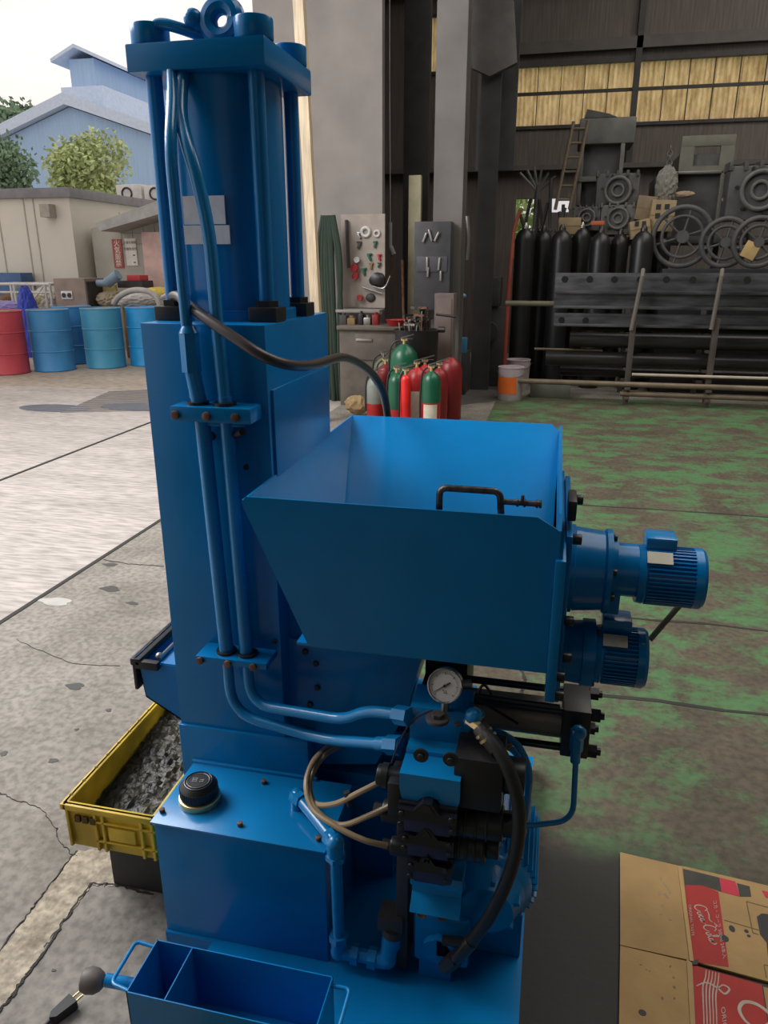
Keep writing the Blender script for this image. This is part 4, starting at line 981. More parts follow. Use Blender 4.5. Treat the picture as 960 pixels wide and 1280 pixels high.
crumple('yellow_cover', 'yellow plastic cover beside the pink panel', 'cover', atf(198, 367, 12.2), .22, (1.5, .7, .5), mat('cover_yellow', (.65, .50, .08), .5), .12)
crumple('scrap_heap', 'mixed brown scrap behind the brown box', 'scrap', atf(138, 374, 12.3), .24, (1.0, 1, .6), mat('scrap_tan', (.42, .36, .25), .7))
# site office (container building)
CREAM = mat('cream_wall_panel', (.68, .65, .56), .6, var=.05, scale=1)
SO = thing('site_office', 'low cream prefabricated office building with grey roof edge, behind the drums', 'building', (-12, 14.5, 0))
yf = 13.0; xc = P(85, 240, y=yf).x
B().box(-24, xc, yf, 17.4, 0, 2.70).done('wall', CREAM, SO)
B().box(-24.1, xc+.08, yf-.08, 17.5, 2.66, 2.83, .01).done('roof', mat('office_roof', (.22, .22, .23), .6), SO)
for px in (3, 36, 48): 
    x = P(px, 300, y=yf).x; B().box(x-.012, x+.012, yf-.01, yf+.01, 0, 2.68).done('panel_joint', mat('joint_cream', (.42, .39, .33), .6), SO)
p, q = P(57, 256, y=yf), P(71, 272, y=yf)
B().prism([(p.x, yf, p.z), (q.x, yf, p.z), (q.x, yf-.0, q.z), (p.x, yf, q.z)], (0, -.2, 0)).done('vent_hood', mat('vent_cream', (.42, .38, .32), .6), SO)
# block shed with signs
BLK = mat('block_wall_grey', (.50, .49, .43), .8, var=.08, scale=3)
SH = thing('block_shed', 'grey block shed with sloping awning and two signs, beside the cream office', 'building', (-7.5, 15, 0))
ys = 13.4; xl = xc; xr = P(232, 300, y=ys).x
B().prism([(xl+.12, ys, 0), (xr, ys, 0), P(232, 250, y=ys), P(120, 284, y=ys), (xl+.12, ys, P(120, 286, y=ys).z)], (0, 4, 0)).done('wall', BLK, SH)
a_, b_, c_, d_ = P(119, 281, y=ys-.6), P(200, 250, y=ys-.6), P(232, 240, y=ys-.6), P(232, 262, y=ys-.6)
B().prism([P(119, 279, y=ys-.7), P(232, 238, y=ys-.7), P(232, 258, y=ys-.7), P(125, 289, y=ys-.7)], (0, .7, 0)).done('awning', mat('awning_grey', (.42, .42, .41), .5), SH)
b = B()
for k_ in range(1, 4):
    z = P(160, 265, y=ys).z-.19*k_*1.0; b.box(P(150, 300, y=ys).x, xr, ys-.004, ys, z, z+.012)
for k_ in range(6):
    x = P(150+14*k_, 280, y=ys).x; b.box(x, x+.012, ys-.004, ys, P(160, 300, y=ys).z, P(160, 265, y=ys).z)
b.done('block_joint', mat('block_joint', (.28, .28, .25), .8), SH)
p, q = P(140, 299, y=ys), P(154, 335, y=ys)
SG = B().box(p.x, q.x+.03, ys-.02, ys-.004, q.z, p.z).done('sign_board', mat('sign_red', (.42, .10, .08), .5), SH)
tx = (p.x+q.x)/2+.015; hh = (p.z-q.z)
SW = mat('sign_white', (.85, .82, .76), .5)
for i, chh in enumerate('火気厳禁'):
    txt('sign_lettering', chh, SW, (tx, ys-.022, p.z-hh*(.15+.235*i)), (1, 0, 0), (0, 0, 1), .13, parent=SG)
p, q = P(156, 298, y=ys), P(172, 332, y=ys)
S2 = B().box(p.x, q.x+.02, ys-.02, ys-.004, q.z, p.z).done('sign_board', SW, SH)
for i, s_ in enumerate(('少量危険物', '貯蔵取扱所')):
    txt('sign_lettering', s_, INK, ((p.x+q.x)/2, ys-.022, p.z-hh*(.15+.22*i)), (1, 0, 0), (0, 0, 1), .055, parent=S2)
for i in range(2): B().box(q.x-.06, q.x-.02, ys-.023, ys-.02, p.z-hh*(.6+.25*i), p.z-hh*(.56+.25*i)).done('sign_mark', INK, S2)
p, q = P(176, 290, y=ys-.3), P(206, 366, y=ys-.3)
B().box(p.x, q.x+.5, ys-.3, ys-.24, q.z-.6, p.z, .01).done('pink_door', mat('pink_panel', (.66, .46, .42), .6), SH, label='pale pink door panel')
# factory far behind
FB = mat('pale_blue_siding', (.34, .50, .72), .5, var=.10, stretch=(5, 5, .05), scale=8); FR = mat('pale_roof', (.55, .65, .80), .5, var=.06); FD = mat('roof_blue_grey', (.16, .22, .32), .5)
FA = thing('factory_hall', 'large pale blue gabled factory hall with raised roof monitor, in the distance', 'building', (-26.5, 50, 0))
y0 = 40; ax, az = -26.6, 9.6; sl = .325; hw = 11.5
def gable(b, x0, x1, zb, apx, apz, s, y0, y1):
    b.prism([(x0, y0, zb), (x1, y0, zb), (x1, y0, apz-(x1-apx)*s), (apx, y0, apz), (x0, y0, apz-(apx-x0)*s)], (0, y1-y0, 0))
b = B(); gable(b, ax-hw, ax+hw, 0, ax, az, sl, y0, y0+34); b.done('wall', FB, FA)
b = B()
for s_ in (-1, 1):
    b.prism([(ax, y0-.5, az+.05), (ax+s_*(hw+.6), y0-.5, az+.05-(hw+.6)*sl), (ax+s_*(hw+.6), y0-.5, az+.55-(hw+.6)*sl), (ax, y0-.5, az+.62)], (0, 35, 0))
b.done('roof', FR, FA)
b = B(); mx0, mx1 = P(76, 110, y=42).x, P(118, 110, y=42).x
b.box(mx0, mx1+.5, 42, 73, 8.6, 11.0); b.done('monitor_base', FR, FA)
b = B(); ux0, ux1 = P(87, 85, y=42).x, P(118, 85, y=42).x; b.box(ux0, ux1, 42, 73, 11.0, 12.35); b.done('monitor_wall', FB, FA)
b = B(); um = (ux0+ux1)/2; hw2 = (ux1-ux0)/2+.75
for s_ in (-1, 1): b.prism([(um, 41.4, 12.95), (um+s_*hw2, 41.4, 12.30), (um+s_*hw2, 41.4, 12.12), (um, 41.4, 12.77)], (0, 32, 0))
b.done('monitor_roof', FR, FA)
b = B().prism([P(118, 128, y=43), P(124, 120, y=43), P(140, 124, y=43), P(136, 133, y=43)], (0, 28, 0)); b.done('side_canopy', FD, FA)
# foliage
def leaf_cloud(b, cs, n, s):
    for _ in range(n):
        c, r, sc = random.choice(cs)
        th, ph = random.uniform(0, 2*math.pi), math.acos(random.uniform(-1, 1)); rr = r*random.uniform(.55, 1.05)
        p = Vector(c)+Vector((math.sin(ph)*math.cos(th)*sc[0], math.sin(ph)*math.sin(th)*sc[1], math.cos(ph)*sc[2]))*rr
        u = Vector((random.gauss(0, 1), random.gauss(0, 1), random.gauss(0, 1))).normalized(); w_ = u.orthogonal().normalized(); k = s*random.uniform(.6, 1.3)
        vs = [b.bm.verts.new(p+u*k), b.bm.verts.new(p+w_*k*.5), b.bm.verts.new(p-u*k), b.bm.verts.new(p-w_*k*.5)]
        b.bm.faces.new(vs)
LEAF1 = mat('pale_green_leaves', (.44, .52, .24), .7, var=.3, scale=1.5); LEAF2 = mat('dark_green_leaves', (.16, .25, .15), .7, var=.3, scale=1.0); LEAF3 = mat('yellow_green_hedge', (.42, .58, .20), .7, var=.25, scale=2); BARK = mat('bark', (.12, .09, .06), .9)
def tree(label, px, py, y, r, m, ht, spread):
    c = P(px, py, y=y); t = thing('tree', label, 'tree', (c.x, c.y, 0))
    b = B().tube([(c.x, c.y, 0), (c.x+.1, c.y, c.z*.6), (c.x, c.y, c.z)], [.22, .16, .05], 10); b.done('trunk', BARK, t)
    cs = [(c+Vector((random.uniform(-1, 1)*spread, random.uniform(-.6, .6)*spread, random.uniform(-ht, ht))), r*random.uniform(.5, .9), (1, 1, 1)) for _ in range(14)]
    b = B(); leaf_cloud(b, cs, 5200, .09*y/22); b.done('foliage', m, t, flat=True)
tree('pale green bushy tree rising behind the cream office roof', 112, 226, 24, 1.0, LEAF1, .75, .62)
tree('dark green tree at the left edge behind the office', 0, 222, 27, 1.3, LEAF2, .7, .5)
tree('distant dark tree above the factory roof at the left edge', 6, 166, 85, 3.4, LEAF2, .8, 3.2)
for i, (px, py) in enumerate(((161, 240), (196, 241))):
    c = P(px, py, y=16.5); t = thing('air_conditioner', ('left' if i == 0 else 'right')+' white air conditioner unit on the roof behind the office', 'air conditioner', (c.x, 16.5, 2.83))
    B().box(c.x-.32, c.x+.32, 16.5, 16.8, 2.83, c.z+.16, .02).done('case', mat('ac_white%d' % i, (.7, .68, .64), .5), t)
    B().torus((c.x-.05, 16.49, (c.z+3)/2), .12, .02, (0, 1, 0)).done('fan_grille', DGREY, t)

# ================================================================ HALL BACKGROUND
def bt(name, b, m, label, cat, **k): return b.done(name, m, label=label, category=cat, **k)
# green bundle / hanging net at the opening edge
b = B()
x, z = P(410, 300, y=8.2).x, 0
for k in range(9):
    xx = x-.10+.028*k; b.tube(spline([(xx, 8.2+random.uniform(-.05, .05), 0), (xx+random.uniform(-.04, .04), 8.2, .7), (xx+random.uniform(-.03, .03), 8.2, 1.5), (xx*.5+x*.5, 8.2, 2.0)]), .028, 8)
bt('hose_bundle', b, mat('dark_green_net', (.02, .038, .024), .7, bump=.6, bscale=120), 'dark green bundle of netting hanging at the edge of the opening', 'bundle')
# tool board on the wing wall
Y1 = 8.46
TBD = thing('tool_wall_panel', 'pale panel crowded with small hanging tools above the workbench', 'tool board', tuple(P(455, 340, y=Y1)))
p, q = P(426, 268, y=Y1), P(481, 385, y=Y1)
B().box(p.x, q.x, Y1, Y1+.03, q.z, p.z).done('panel', mat('tool_panel', (.34, .29, .25), .7), TBD)
TOOLC = [DGREY, BLACK, RED, STEEL, CARDD, GREEN, WHITE]
tl = [(457, 290, .045, 6, 'hanging_ring'), (471, 292, .03, 6, 'hanging_ring'), (449, 307, .035, 0, 'hanging_clamp'), (469, 306, .03, 5, 'hanging_clamp'), (462, 322, .035, 5, 'hanging_clamp'), (474, 322, .03, 2, 'hanging_clamp'), (444, 335, .04, 2, 'hanging_reel'), (445, 345, .035, 2, 'hanging_reel'), (447, 325, .03, 6, 'hanging_reel'), (455, 340, .035, 5, 'hanging_clamp'), (464, 333, .03, 4, 'hanging_clamp'), (474, 332, .025, 0, 'hanging_clamp'), (472, 350, .10, 1, 'hanging_pouch'), (463, 372, .06, 0, 'hanging_pouch'), (451, 372, .03, 2, 'hanging_reel'), (449, 295, .03, 3, 'hanging_clamp')]
names = {'hanging_ring': ('ring', 'ring'), 'hanging_clamp': ('clamp', 'tool'), 'hanging_reel': ('reel', 'reel'), 'hanging_pouch': ('pouch', 'pouch')}
cn = {0: 'grey', 1: 'black', 2: 'red', 3: 'steel', 4: 'brown', 5: 'green', 6: 'white'}
for (px, py, r, ci, nm) in tl:
    c = P(px, py, y=Y1-.01); b = B()
    if nm == 'hanging_ring': b.torus(c, r, r*.4, (0, 1, 0), 20)
    elif nm == 'hanging_reel': b.cyl(c, c-Vector((0, .05, 0)), r, seg=18).torus(c-Vector((0, .05, 0)), r*.9, r*.2, (0, 1, 0), 18)
    elif nm == 'hanging_pouch': b.ball(c, r, (1, .4, .8), 2, .08)
    else: b.obox(c, (r*.8, .03, r*2), 0, .004, ry=random.uniform(-.6, .6)).obox(c+Vector((0, 0, r)), (r*1.6, .03, r*.6), 0, .004)
    b.done(nm, TOOLC[ci], label='small %s %s hanging at the %s of the pale tool panel' % (cn[ci], names[nm][0], ('top' if py < 300 else 'upper middle' if py < 325 else 'middle' if py < 350 else 'bottom')+(' left' if px < 455 else ' right' if px > 465 else ' centre')), category=names[nm][1], group='small tools on the wall panel')
b = B().tube([P(433, 275, y=Y1-.03), P(436, 335, y=Y1-.03)], .02, 8); bt('hanging_bar', b, DGREY, 'long dark bar hanging at the left edge of the tool panel', 'bar')
b = B().tube([P(453, 359, y=Y1-.04), P(478, 367, y=Y1-.04)], .012, 8).tube(spline([P(466, 358, y=Y1-.04), P(480, 360, y=Y1-.04), P(488, 345, y=Y1-.04)]), .01, 8); bt('hanging_rod', b, STEEL, 'thin pale rods slanting across the lower tool panel', 'rod')
# workbench
BEN = thing('workbench', 'dark brown workbench with drawer below the tool panel', 'workbench', (P(450, 440, y=8.0).x, 8.2, 0))
p, q = P(421, 407, y=7.9), P(502, 407, y=7.9)
WB = mat('bench_brown', (.12, .10, .08), .6, var=.2)
B().box(p.x, q.x, 7.88, 8.45, p.z-.04, p.z, .005).done('bench_top', WB, BEN)
B().box(p.x+.02, q.x-.02, 7.92, 8.44, 0, p.z-.04, .004).done('cabinet', WB, BEN)
B().box(p.x+.2, p.x+.75, 7.905, 7.92, p.z-.36, p.z-.08, .004).done('drawer', WB, BEN)
c = P(455, 425, y=7.9); B().box(c.x-.09, c.x+.09, 7.89, 7.905, c.z-.012, c.z+.012, .003).done('drawer_pull', STEEL, BEN)
p2, q2 = P(424, 386, y=8.3), P(478, 386, y=8.3)
B().box(p2.x, q2.x, 8.15, 8.44, p2.z-.03, p2.z, .003).done('shelf', WALLP, BEN)
for i, (px, w_, h_, m_, nm) in enumerate(((430, .08, .1, DGREY, 'dark grey'), (440, .09, .07, CARDD, 'brown'), (452, .05, .12, BLACK, 'black'), (460, .08, .08, STEEL, 'steel'), (470, .07, .11, DRED, 'dark red'))):
    c = P(px, 405, y=8.1); zz = P(414, 407, y=7.9).z
    B().box(c.x-w_/2, c.x+w_/2, 8.05, 8.15, zz, zz+h_, .01).cyl((c.x, 8.1, zz+h_), (c.x, 8.1, zz+h_+.025), w_*.3, seg=12).done('small_tin', m_, label='small %s tin on the workbench below the shelf' % nm, category='tin', group='tins on the workbench')
zz = P(414, 407, y=7.9).z
c = P(495, 402, y=8.0); B().lathe([(0, .07), (.06, .11), (.065, .115), (.06, .10), (.01, .06)], (c.x, 8.0, zz+.002), seg=24).done('red_bowl', RED, label='red bowl at the right end of the workbench', category='bowl')
# yellowed strips, lamps, hanging things between wing wall and column
b = B().cyl(P(488, 278, y=8.9), P(488, 308, y=8.9), .02, seg=10).cyl(P(488, 308, y=8.9), P(492, 318, y=8.9), .03, seg=10).tube([P(488, 278, y=8.9), P(487, 100, y=8.9), P(487, -60, y=8.9)], .006, 6)
bt('lamp_tube', b, mat('lamp_white', (.5, .5, .48), .4), 'pale tube lamp hanging beside the tool panel', 'lamp')
b = B().tube(spline([P(488, 318, y=8.9), P(490, 335, y=8.9), P(484, 350, y=8.85), P(476, 358, y=8.8)]), .01, 8); bt('hanging_cable', b, CARDD, 'brown cable looping down beside the tube lamp', 'cable')
a_ = P(506, 395, y=8.6); b = B().tube([P(503, 325, y=8.7), (a_.x+.03, 8.55, 0)], .018, 8); bt('long_pole', b, RUST, 'thin brown pole leaning in front of the cream panel', 'pole')
# dark tool cabinet
TC = thing('tool_cabinet', 'dark tall tool cabinet with tools on its face, beside the steel column', 'cabinet', (P(540, 440, y=8.3).x, 8.4, 0))
p, q = P(518, 277, y=8.25), P(561, 388, y=8.25)
DB = mat('cabinet_dark', (.05, .05, .055), .5, var=.2)
B().box(p.x, q.x, 8.25, 8.48, q.z, p.z, .006).done('cabinet_body', DB, TC)
B().box(p.x+.03, q.x-.03, 8.24, 8.25, q.z+.4, p.z-.35, .003).done('door', mat('cabinet_door', (.07, .07, .08), .5), TC)
b = B()
for (px, py, a, l) in ((531, 297, .4, .1), (538, 294, -.3, .12), (546, 296, .5, .1), (534, 330, 0, .14), (535, 340, .05, .1), (549, 330, .1, .13), (551, 345, 0, .1)):
    c = P(px, py, y=8.23); B().obox(c, (.022, .02, l), 0, .004, ry=a).done('hung_tool', STEEL, TC)
p, q = P(520, 390, y=8.3), P(580, 455, y=8.3)
t = thing('brown_locker', 'brown locker below the steel column, behind the fire extinguishers', 'locker', ((P(565, 440, y=8.3)).x, 8.3, 0))
p, q = P(547, 366, y=8.2), P(568, 450, y=8.2)
B().box(p.x, q.x, 8.0, 8.23, 0, p.z, .006).done('locker_body', mat('locker_brown', (.15, .11, .10), .6), t)
B().box(p.x+.02, q.x-.02, 7.99, 8.0, .1, p.z-.05, .004).done('door', mat('locker_brown2', (.17, .125, .11), .6), t)
# bin with bars
bc = P(522, 470, y=7.7)
t = thing('scrap_bin', 'black bin full of upright bars and clamps, behind the fire extinguishers', 'bin', (bc.x, 7.62, 0))
b = B().lathe([(0, .19), (.85, .225), (.87, .235), (.87, .21), (.1, .18)], (bc.x, 7.62, 0), seg=28).done('bin_body', BLACK, t)
for k in range(26):
    a = random.uniform(0, 6.28); r = random.uniform(0, .16); x = bc.x+math.cos(a)*r; y = 7.62+math.sin(a)*r*.6; h = random.uniform(.9, 1.08)
    b = B().tube([(x, y, .3), (x+random.uniform(-.1, .1), y+random.uniform(-.05, .05), h)], .008, 6).obox((x, y-.02, h), (.12, .02, .02), random.uniform(0, 3)); b.done('upright_bar', random.choice((STEEL, DKST, RUST)), t)
b = B().tube([P(545, 393, y=7.62), P(570, 396, y=7.62)], .012, 8).tube([P(548, 412, y=7.62), P(556, 412, y=7.62)], .03, 8); b.done('pipe_wrench', DKST, t)
# lengths of wall tools right of locker
bc = P(575, 415, y=9.2)
bt('dark_box', B().box(bc.x-.16, bc.x+.12, 8.88, 9.3, 0, .0+.5, .01), DGREY, 'dark box in the shadow right of the brown locker', 'box')
c = P(574, 419, y=8.95); bt('blue_container', B().box(c.x-.09, c.x+.09, 8.9, 9.05, .5, .5+.17, .01), mat('container_blue', (.05, .22, .40), .5), 'blue container on the dark box in the shadow', 'container')
c = P(574, 370, y=9.2); bt('blue_cap_bottle', B().ball(c, .07, (1.3, .8, .6), 2).cyl(c, (c.x, c.y, .5), .05, seg=12), mat('pale_blue', (.15, .30, .42), .4), 'pale blue capped can standing near the steel column', 'can')
c = P(599, 392, y=9.4); bt('white_cup', B().lathe([(0, .04), (.11, .06)], c-Vector((0, 0, .06)), seg=16).tube(spline([c+Vector((0, 0, .04)), P(606, 375, y=9.4), P(600, 362, y=9.4)]), .012, 8), WHITE, 'white cup shaped lamp on a curved wire in the dark corner', 'lamp')
c = P(586, 280, y=8.6); bt('hanging_strap', B().tube(spline([P(584, 270, y=8.5), P(586, 300, y=8.5), P(584, 325, y=8.5)]), .02, 8), STEEL, 'pale strap hanging from the steel column', 'strap')
# dark blocks for the shadow corner machine
b = B().box(-1.0, -.62, 9.6, 9.9, 0, 1.0, .02).box(-.95, -.7, 9.55, 9.9, 1.0, 1.35, .03).cyl((-.82, 9.5, .7), (-.82, 9.6, .7), .12, seg=20)
bt('bench_grinder_stand', b, DGREY, 'dark grey bench machine in the shadow left of the bottles', 'machine')
# checker plate on the floor
g0 = [P(*p, z=.001) for p in ((560, 455), (640, 450), (650, 498), (560, 508))]
bb = B().prism(g0, (0, 0, .002)); st('trim_60', bb, mat('tread_plate', (.14, .135, .13), .5, .3, bump=.6, bscale=40))
b = B()
for i in range(16):
    for s_ in (0, 1):
        a_ = g0[0].lerp(g0[1], (i+.3)/16); c_ = g0[3].lerp(g0[2], (i+.3)/16)
        for j in range(14):
            m_ = a_.lerp(c_, (j+.5*s_)/14.5); 
            if (i+j) % 2 == s_: b.obox(m_+Vector((0, 0, .002)), (.05, .012, .003), .7 if s_ else -.7)
st('trim_61', b, mat('tread_bar', (.22, .21, .20), .5, .3))

# fire extinguishers ------------------------------------------------
EXG = 'fire extinguishers and cylinders on the floor'
def extinguisher(label, px, py, y, r, top, body, neckm=None, split=.55, lab=False, valve=True, lean=0):
    c = P(px, py, y=y); zt = P(px, top, y=y).z; x = c.x
    t = thing('fire_extinguisher', label, 'fire extinguisher', (x, y, 0), EXG)
    H = zt
    if neckm:
        b = B().lathe([(0, r*.9), (.02, r), (H*split, r)], (x, y, 0), seg=28); b.done('lower_body', body, t)
        b = B().lathe([(0, r), (H*(1-split)-r*1.1, r), (H*(1-split)-r*.6, r*.88), (H*(1-split)-r*.25, r*.6), (H*(1-split), r*.25)], (x, y, H*split), seg=28); b.done('upper_body', neckm, t)
    else:
        b = B().lathe([(0, r*.9), (.02, r), (H-r*1.1, r), (H-r*.6, r*.88), (H-r*.25, r*.6), (H, r*.25)], (x, y, 0), seg=28); b.done('tank_body', body, t)
    if valve:
        b = B().cyl((x, y, H-.01), (x, y, H+.05), .016, seg=12).box(x-.03, x+.03, y-.012, y+.012, H+.03, H+.055, .003); b.done('valve', BRASS if valve == 1 else STEEL, t)
        b = B().obox((x+.03, y, H+.075), (.13, .02, .010), .3, .002, ry=-.25).obox((x+.03, y, H+.05), (.11, .02, .008), .3, .002); b.done('handle', STEEL, t)
        B().tube(spline([(x-.02, y, H+.04), (x-r*.9, y-.02, H-.02), (x-r*1.05, y-.04, H*.6), (x-r, y-.06, H*.25)]), .009, 8).done('hose', BLACK, t)
    if lab:
        b = B(); n = 8; z0, z1 = lab
        vs = []
        for k in range(n+1):
            a = -math.pi/2-.75+1.5*k/n+.1; vs.append((b.bm.verts.new((x+math.cos(a)*(r+.002), y+math.sin(a)*(r+.002), H*z0)), b.bm.verts.new((x+math.cos(a)*(r+.002), y+math.sin(a)*(r+.002), H*z1))))
        for k in range(n): b.bm.faces.new((vs[k][0], vs[k+1][0], vs[k+1][1], vs[k][1]))
        b.done('label', PAPER, t)
    return t
GRW = mat('grey_green_paint', (.22, .24, .21), .5)
extinguisher('fire extinguisher with grey green upper half, leftmost of the cluster', 469, 480, 7.1, .085, 470, RED, GRW, .42, valve=2)
extinguisher('dark red fire extinguisher tucked behind the left green topped one', 482, 470, 7.3, .09, 455, DRED)
extinguisher('fire extinguisher with plain green top and red base, no paper label', 496, 480, 6.85, .085, 466, RED, GREEN, .36)
extinguisher('narrow bright red fire extinguisher right of the green topped one', 507, 480, 6.75, .05, 468, mat('bright_red_paint', (.75, .02, .02), .35))
extinguisher('wide red fire extinguisher with a tall pale label, in the middle', 521, 480, 7.0, .105, 459, RED, lab=(.15, .62))
extinguisher('fire extinguisher with green top and large white label', 539, 480, 6.75, .09, 464, RED, GREEN, .50, lab=(.10, .48))
extinguisher('red fire extinguisher just behind the white labelled one', 549, 480, 7.05, .085, 460, DRED)
extinguisher('tall dark red fire extinguisher at the right end of the cluster', 563, 480, 7.35, .115, 447, DRED, valve=0)
extinguisher('red fire extinguisher half hidden behind the middle ones', 531, 470, 7.22, .09, 456, RED)
extinguisher('tall green gas cylinder dome rising behind the extinguishers', 505, 470, 7.2, .14, 430, GREEN)
extinguisher('olive green cylinder behind the left of the cluster', 480, 470, 7.55, .11, 447, mat('olive_paint', (.14, .17, .09), .5), valve=2)
# tan crumpled bag
crumple('tan_cloth', 'crumpled tan cloth bag on the floor behind the hopper', 'cloth', P(446, 506, y=7.35), .115, (1.1, .8, .85), mat('tan_cloth', (.40, .28, .14), .8), .2)
tb = bpy.data.objects['tan_cloth']
# pails
def pail(px, py, y, label, w):
    c = P(px, py, z=0); x, y = c.x, c.y
    t = thing('metal_pail', label, 'pail', (x, y, 0)); H = .38; r = .145
    B().lathe([(0, r*.94), (H*.0+.005, r*.96), (H*.96, r), (H*.97, r+.006), (H, r+.006), (H, r-.01), (H*.93, r-.012)], (x, y, 0), seg=32).done('pail_body', w, t)
    b = B(); vs = []
    for k in range(13):
        a = -math.pi*.95+math.pi*.62*k/12; vs.append([b.bm.verts.new((x+math.cos(a)*(r*.985+.002), y+math.sin(a)*(r*.985+.002), z)) for z in (.08, .27)])
    for k in range(12): b.bm.faces.new((vs[k][0], vs[k+1][0], vs[k+1][1], vs[k][1]))
    b.done('orange_band', mat('label_orange', (.75, .15, .02), .5), t)
    B().torus((x, y, H-.04), r+.012, .004, (0, -.5, 1), 28, math.pi, 2*math.pi).done('bail_handle', STEEL, t)
    return t
PW = mat('pail_pinkish_white', (.48, .40, .42), .5)
pail(637, 499, 0, 'pinkish white paint pail with orange band, front of the two', PW)
pail(646, 487, 0, 'paint pail standing directly behind the orange banded one', PW)
t = bt('tool_case', B().box(P(662, 498, y=8.9).x, P(712, 498, y=8.9).x, 8.9, 9.1, 0, .17, .015), mat('olive_case', (.10, .105, .08), .6), 'low olive plastic case on the floor beside the pails', 'case')

# pipe and beam rack ---------------------------------------------
YR = 8.75
RKM = mat('rack_dark', (.07, .055, .045), .6, var=.2)
rk = thing('pipe_rack', 'low brown steel rack carrying the long pipes and beams', 'rack', (1.2, 9.1, 0))
XS = [P(781, 500, y=YR).x, P(881, 500, y=YR).x, P(1010, 500, y=YR).x]
for x in XS:
    B().box(x-.03, x+.03, YR-.08, YR-.02, 0, .95, .004).done('post', RKM, rk)
    B().box(x-.03, x+.03, YR+.75, YR+.81, 0, 1.2, .004).done('post', RKM, rk)
    for (px_, py_, r_, dy_) in ((712, 424, .085, .25), (716, 407, .06, .5), (682, 447, .085, .3), (700, 463, .06, .55)):
        zc_ = P(px_, py_, y=YR+dy_).z-r_; B().box(x-.03, x+.03, YR+dy_-.1, YR+dy_+.1, zc_-.03, zc_, .003).done('cross_arm', RKM, rk)
    for (py_, px_, dy_, r_) in ((476, 648, -.12, .03), (492, 775, -.10, .028)):
        zc_ = P(px_, py_, y=YR+dy_).z-r_; B().box(x-.03, x+.03, YR-.16, YR-.08, zc_-.03, zc_, .003).done('bracket', RKM, rk)
XE = 5.2
def pipe(name, label, px, pyc, r, y, m, cat='pipe', x1=XE, group='long pipes on the rack', hollow=True):
    c = P(px, pyc, y=y); b = B()
    if hollow: b.lathe([(0, r), (x1-c.x, r), (x1-c.x, r*.8), (0.0, r*.8), (0.0, r)][:-1] if False else [(0, r*.82), (0, r), (x1-c.x, r)], (c.x, y, c.z), (1, 0, 0), 28)
    else: b.cyl((c.x, y, c.z), (x1, y, c.z), r, seg=28)
    return b.done(name, m, label=label, category=cat, group=group)
PD = mat('black_pipe', (.028, .026, .024), .35, .3, var=.3, stretch=(.4, 4, 4)); PB = mat('brown_pipe', (.17, .13, .085), .5, .2, var=.2); PW2 = mat('pale_pipe', (.45, .38, .30), .5)
pipe('steel_pipe', 'thick black pipe directly under the perforated beams', 712, 424, .085, YR+.25, PD)
pipe('steel_pipe', 'long black pipe just above the thin olive rod', 716, 407, .06, YR+.5, PD)
pipe('steel_pipe', 'thick black pipe with open pale end on the lower rack arm', 682, 447, .085, YR+.3, PD)
pipe('steel_pipe', 'black pipe lying behind on the lowest arms', 700, 463, .06, YR+.55, PD)
pipe('steel_pipe', 'thin olive rod above the lower black pipe', 668, 436, .014, YR+.3, PB, x1=P(755, 440, y=YR).x)
pipe('steel_pipe', 'brown pipe running along the front of the rack', 648, 476, .03, YR-.12, PB)
pipe('steel_pipe', 'thin pale pipe on top of the brown front pipe', 790, 468, .016, YR-.10, PW2)
pipe('steel_pipe', 'lowest brown rail near the floor in front of the rack', 775, 492, .028, YR-.10, PB)
pipe('steel_pipe', 'olive round bar sticking out left of the beams', 632, 379, .03, YR+.2, mat('olive_bar', (.12, .11, .07), .5), x1=.2)
# perforated steel beams
BM_ = mat('beam_grey', (.075, .075, .08), .4, .5, var=.5, scale=5, stretch=(.5, 3, 3), bump=.2)
HOL = mat('hole_dark', (.008, .008, .008), .9)
def beam(label, pyt, pyb, y, px0, holes, pyh):
    a = P(px0, pyt, y=y); z1 = a.z; z0 = P(px0, pyb, y=y).z; x0 = a.x
    t = thing('steel_beam', label, 'beam', (x0, y, z0), 'drilled steel beams on the rack')
    h = z1-z0
    b = B().box(x0, XE, y, y+.03, z0, z1, .004).box(x0, XE, y-.07, y, z0, z0+.03, .004)
    if h > .25: b.box(x0, XE, y-.05, y, z0+h*.42, z0+h*.50, .004)
    b.done('beam_body', BM_, t)
    zc_ = P(px0, pyh, y=y).z
    for hx in holes:
        c = P(hx, pyh, y=y); B().cyl((c.x, y-.001, zc_), (c.x, y-.006, zc_), .035, seg=20).done('bolt_hole', HOL, t)
    return t
beam('upper drilled dark grey steel beam across the top of the rack', 341, 385, YR+.10, 695, (706, 737, 768, 800, 833, 866, 900, 934), 349)
beam('lower drilled dark grey steel beam ending under the upper beam', 391, 407, YR+.10, 693, (702, 732), 400)
# fill beneath: pale patch on beam
c = P(730, 374, y=YR); 
# slings
SLG = mat('sling_olive', (.14, .12, .10), .7)
for i, (a_, b_) in enumerate((((803, 345), (789, 413)), ((902, 345), (889, 412)))):
    t = bt('lifting_sling', B().tube([P(a_[0]+1, a_[1]-8, y=YR+.0), P(a_[0], a_[1], y=YR-.07), P(b_[0], b_[1], y=YR-.10)], .022, 8), SLG, ('left' if i == 0 else 'right')+' sling strap hanging slantwise over the steel beams', 'strap')
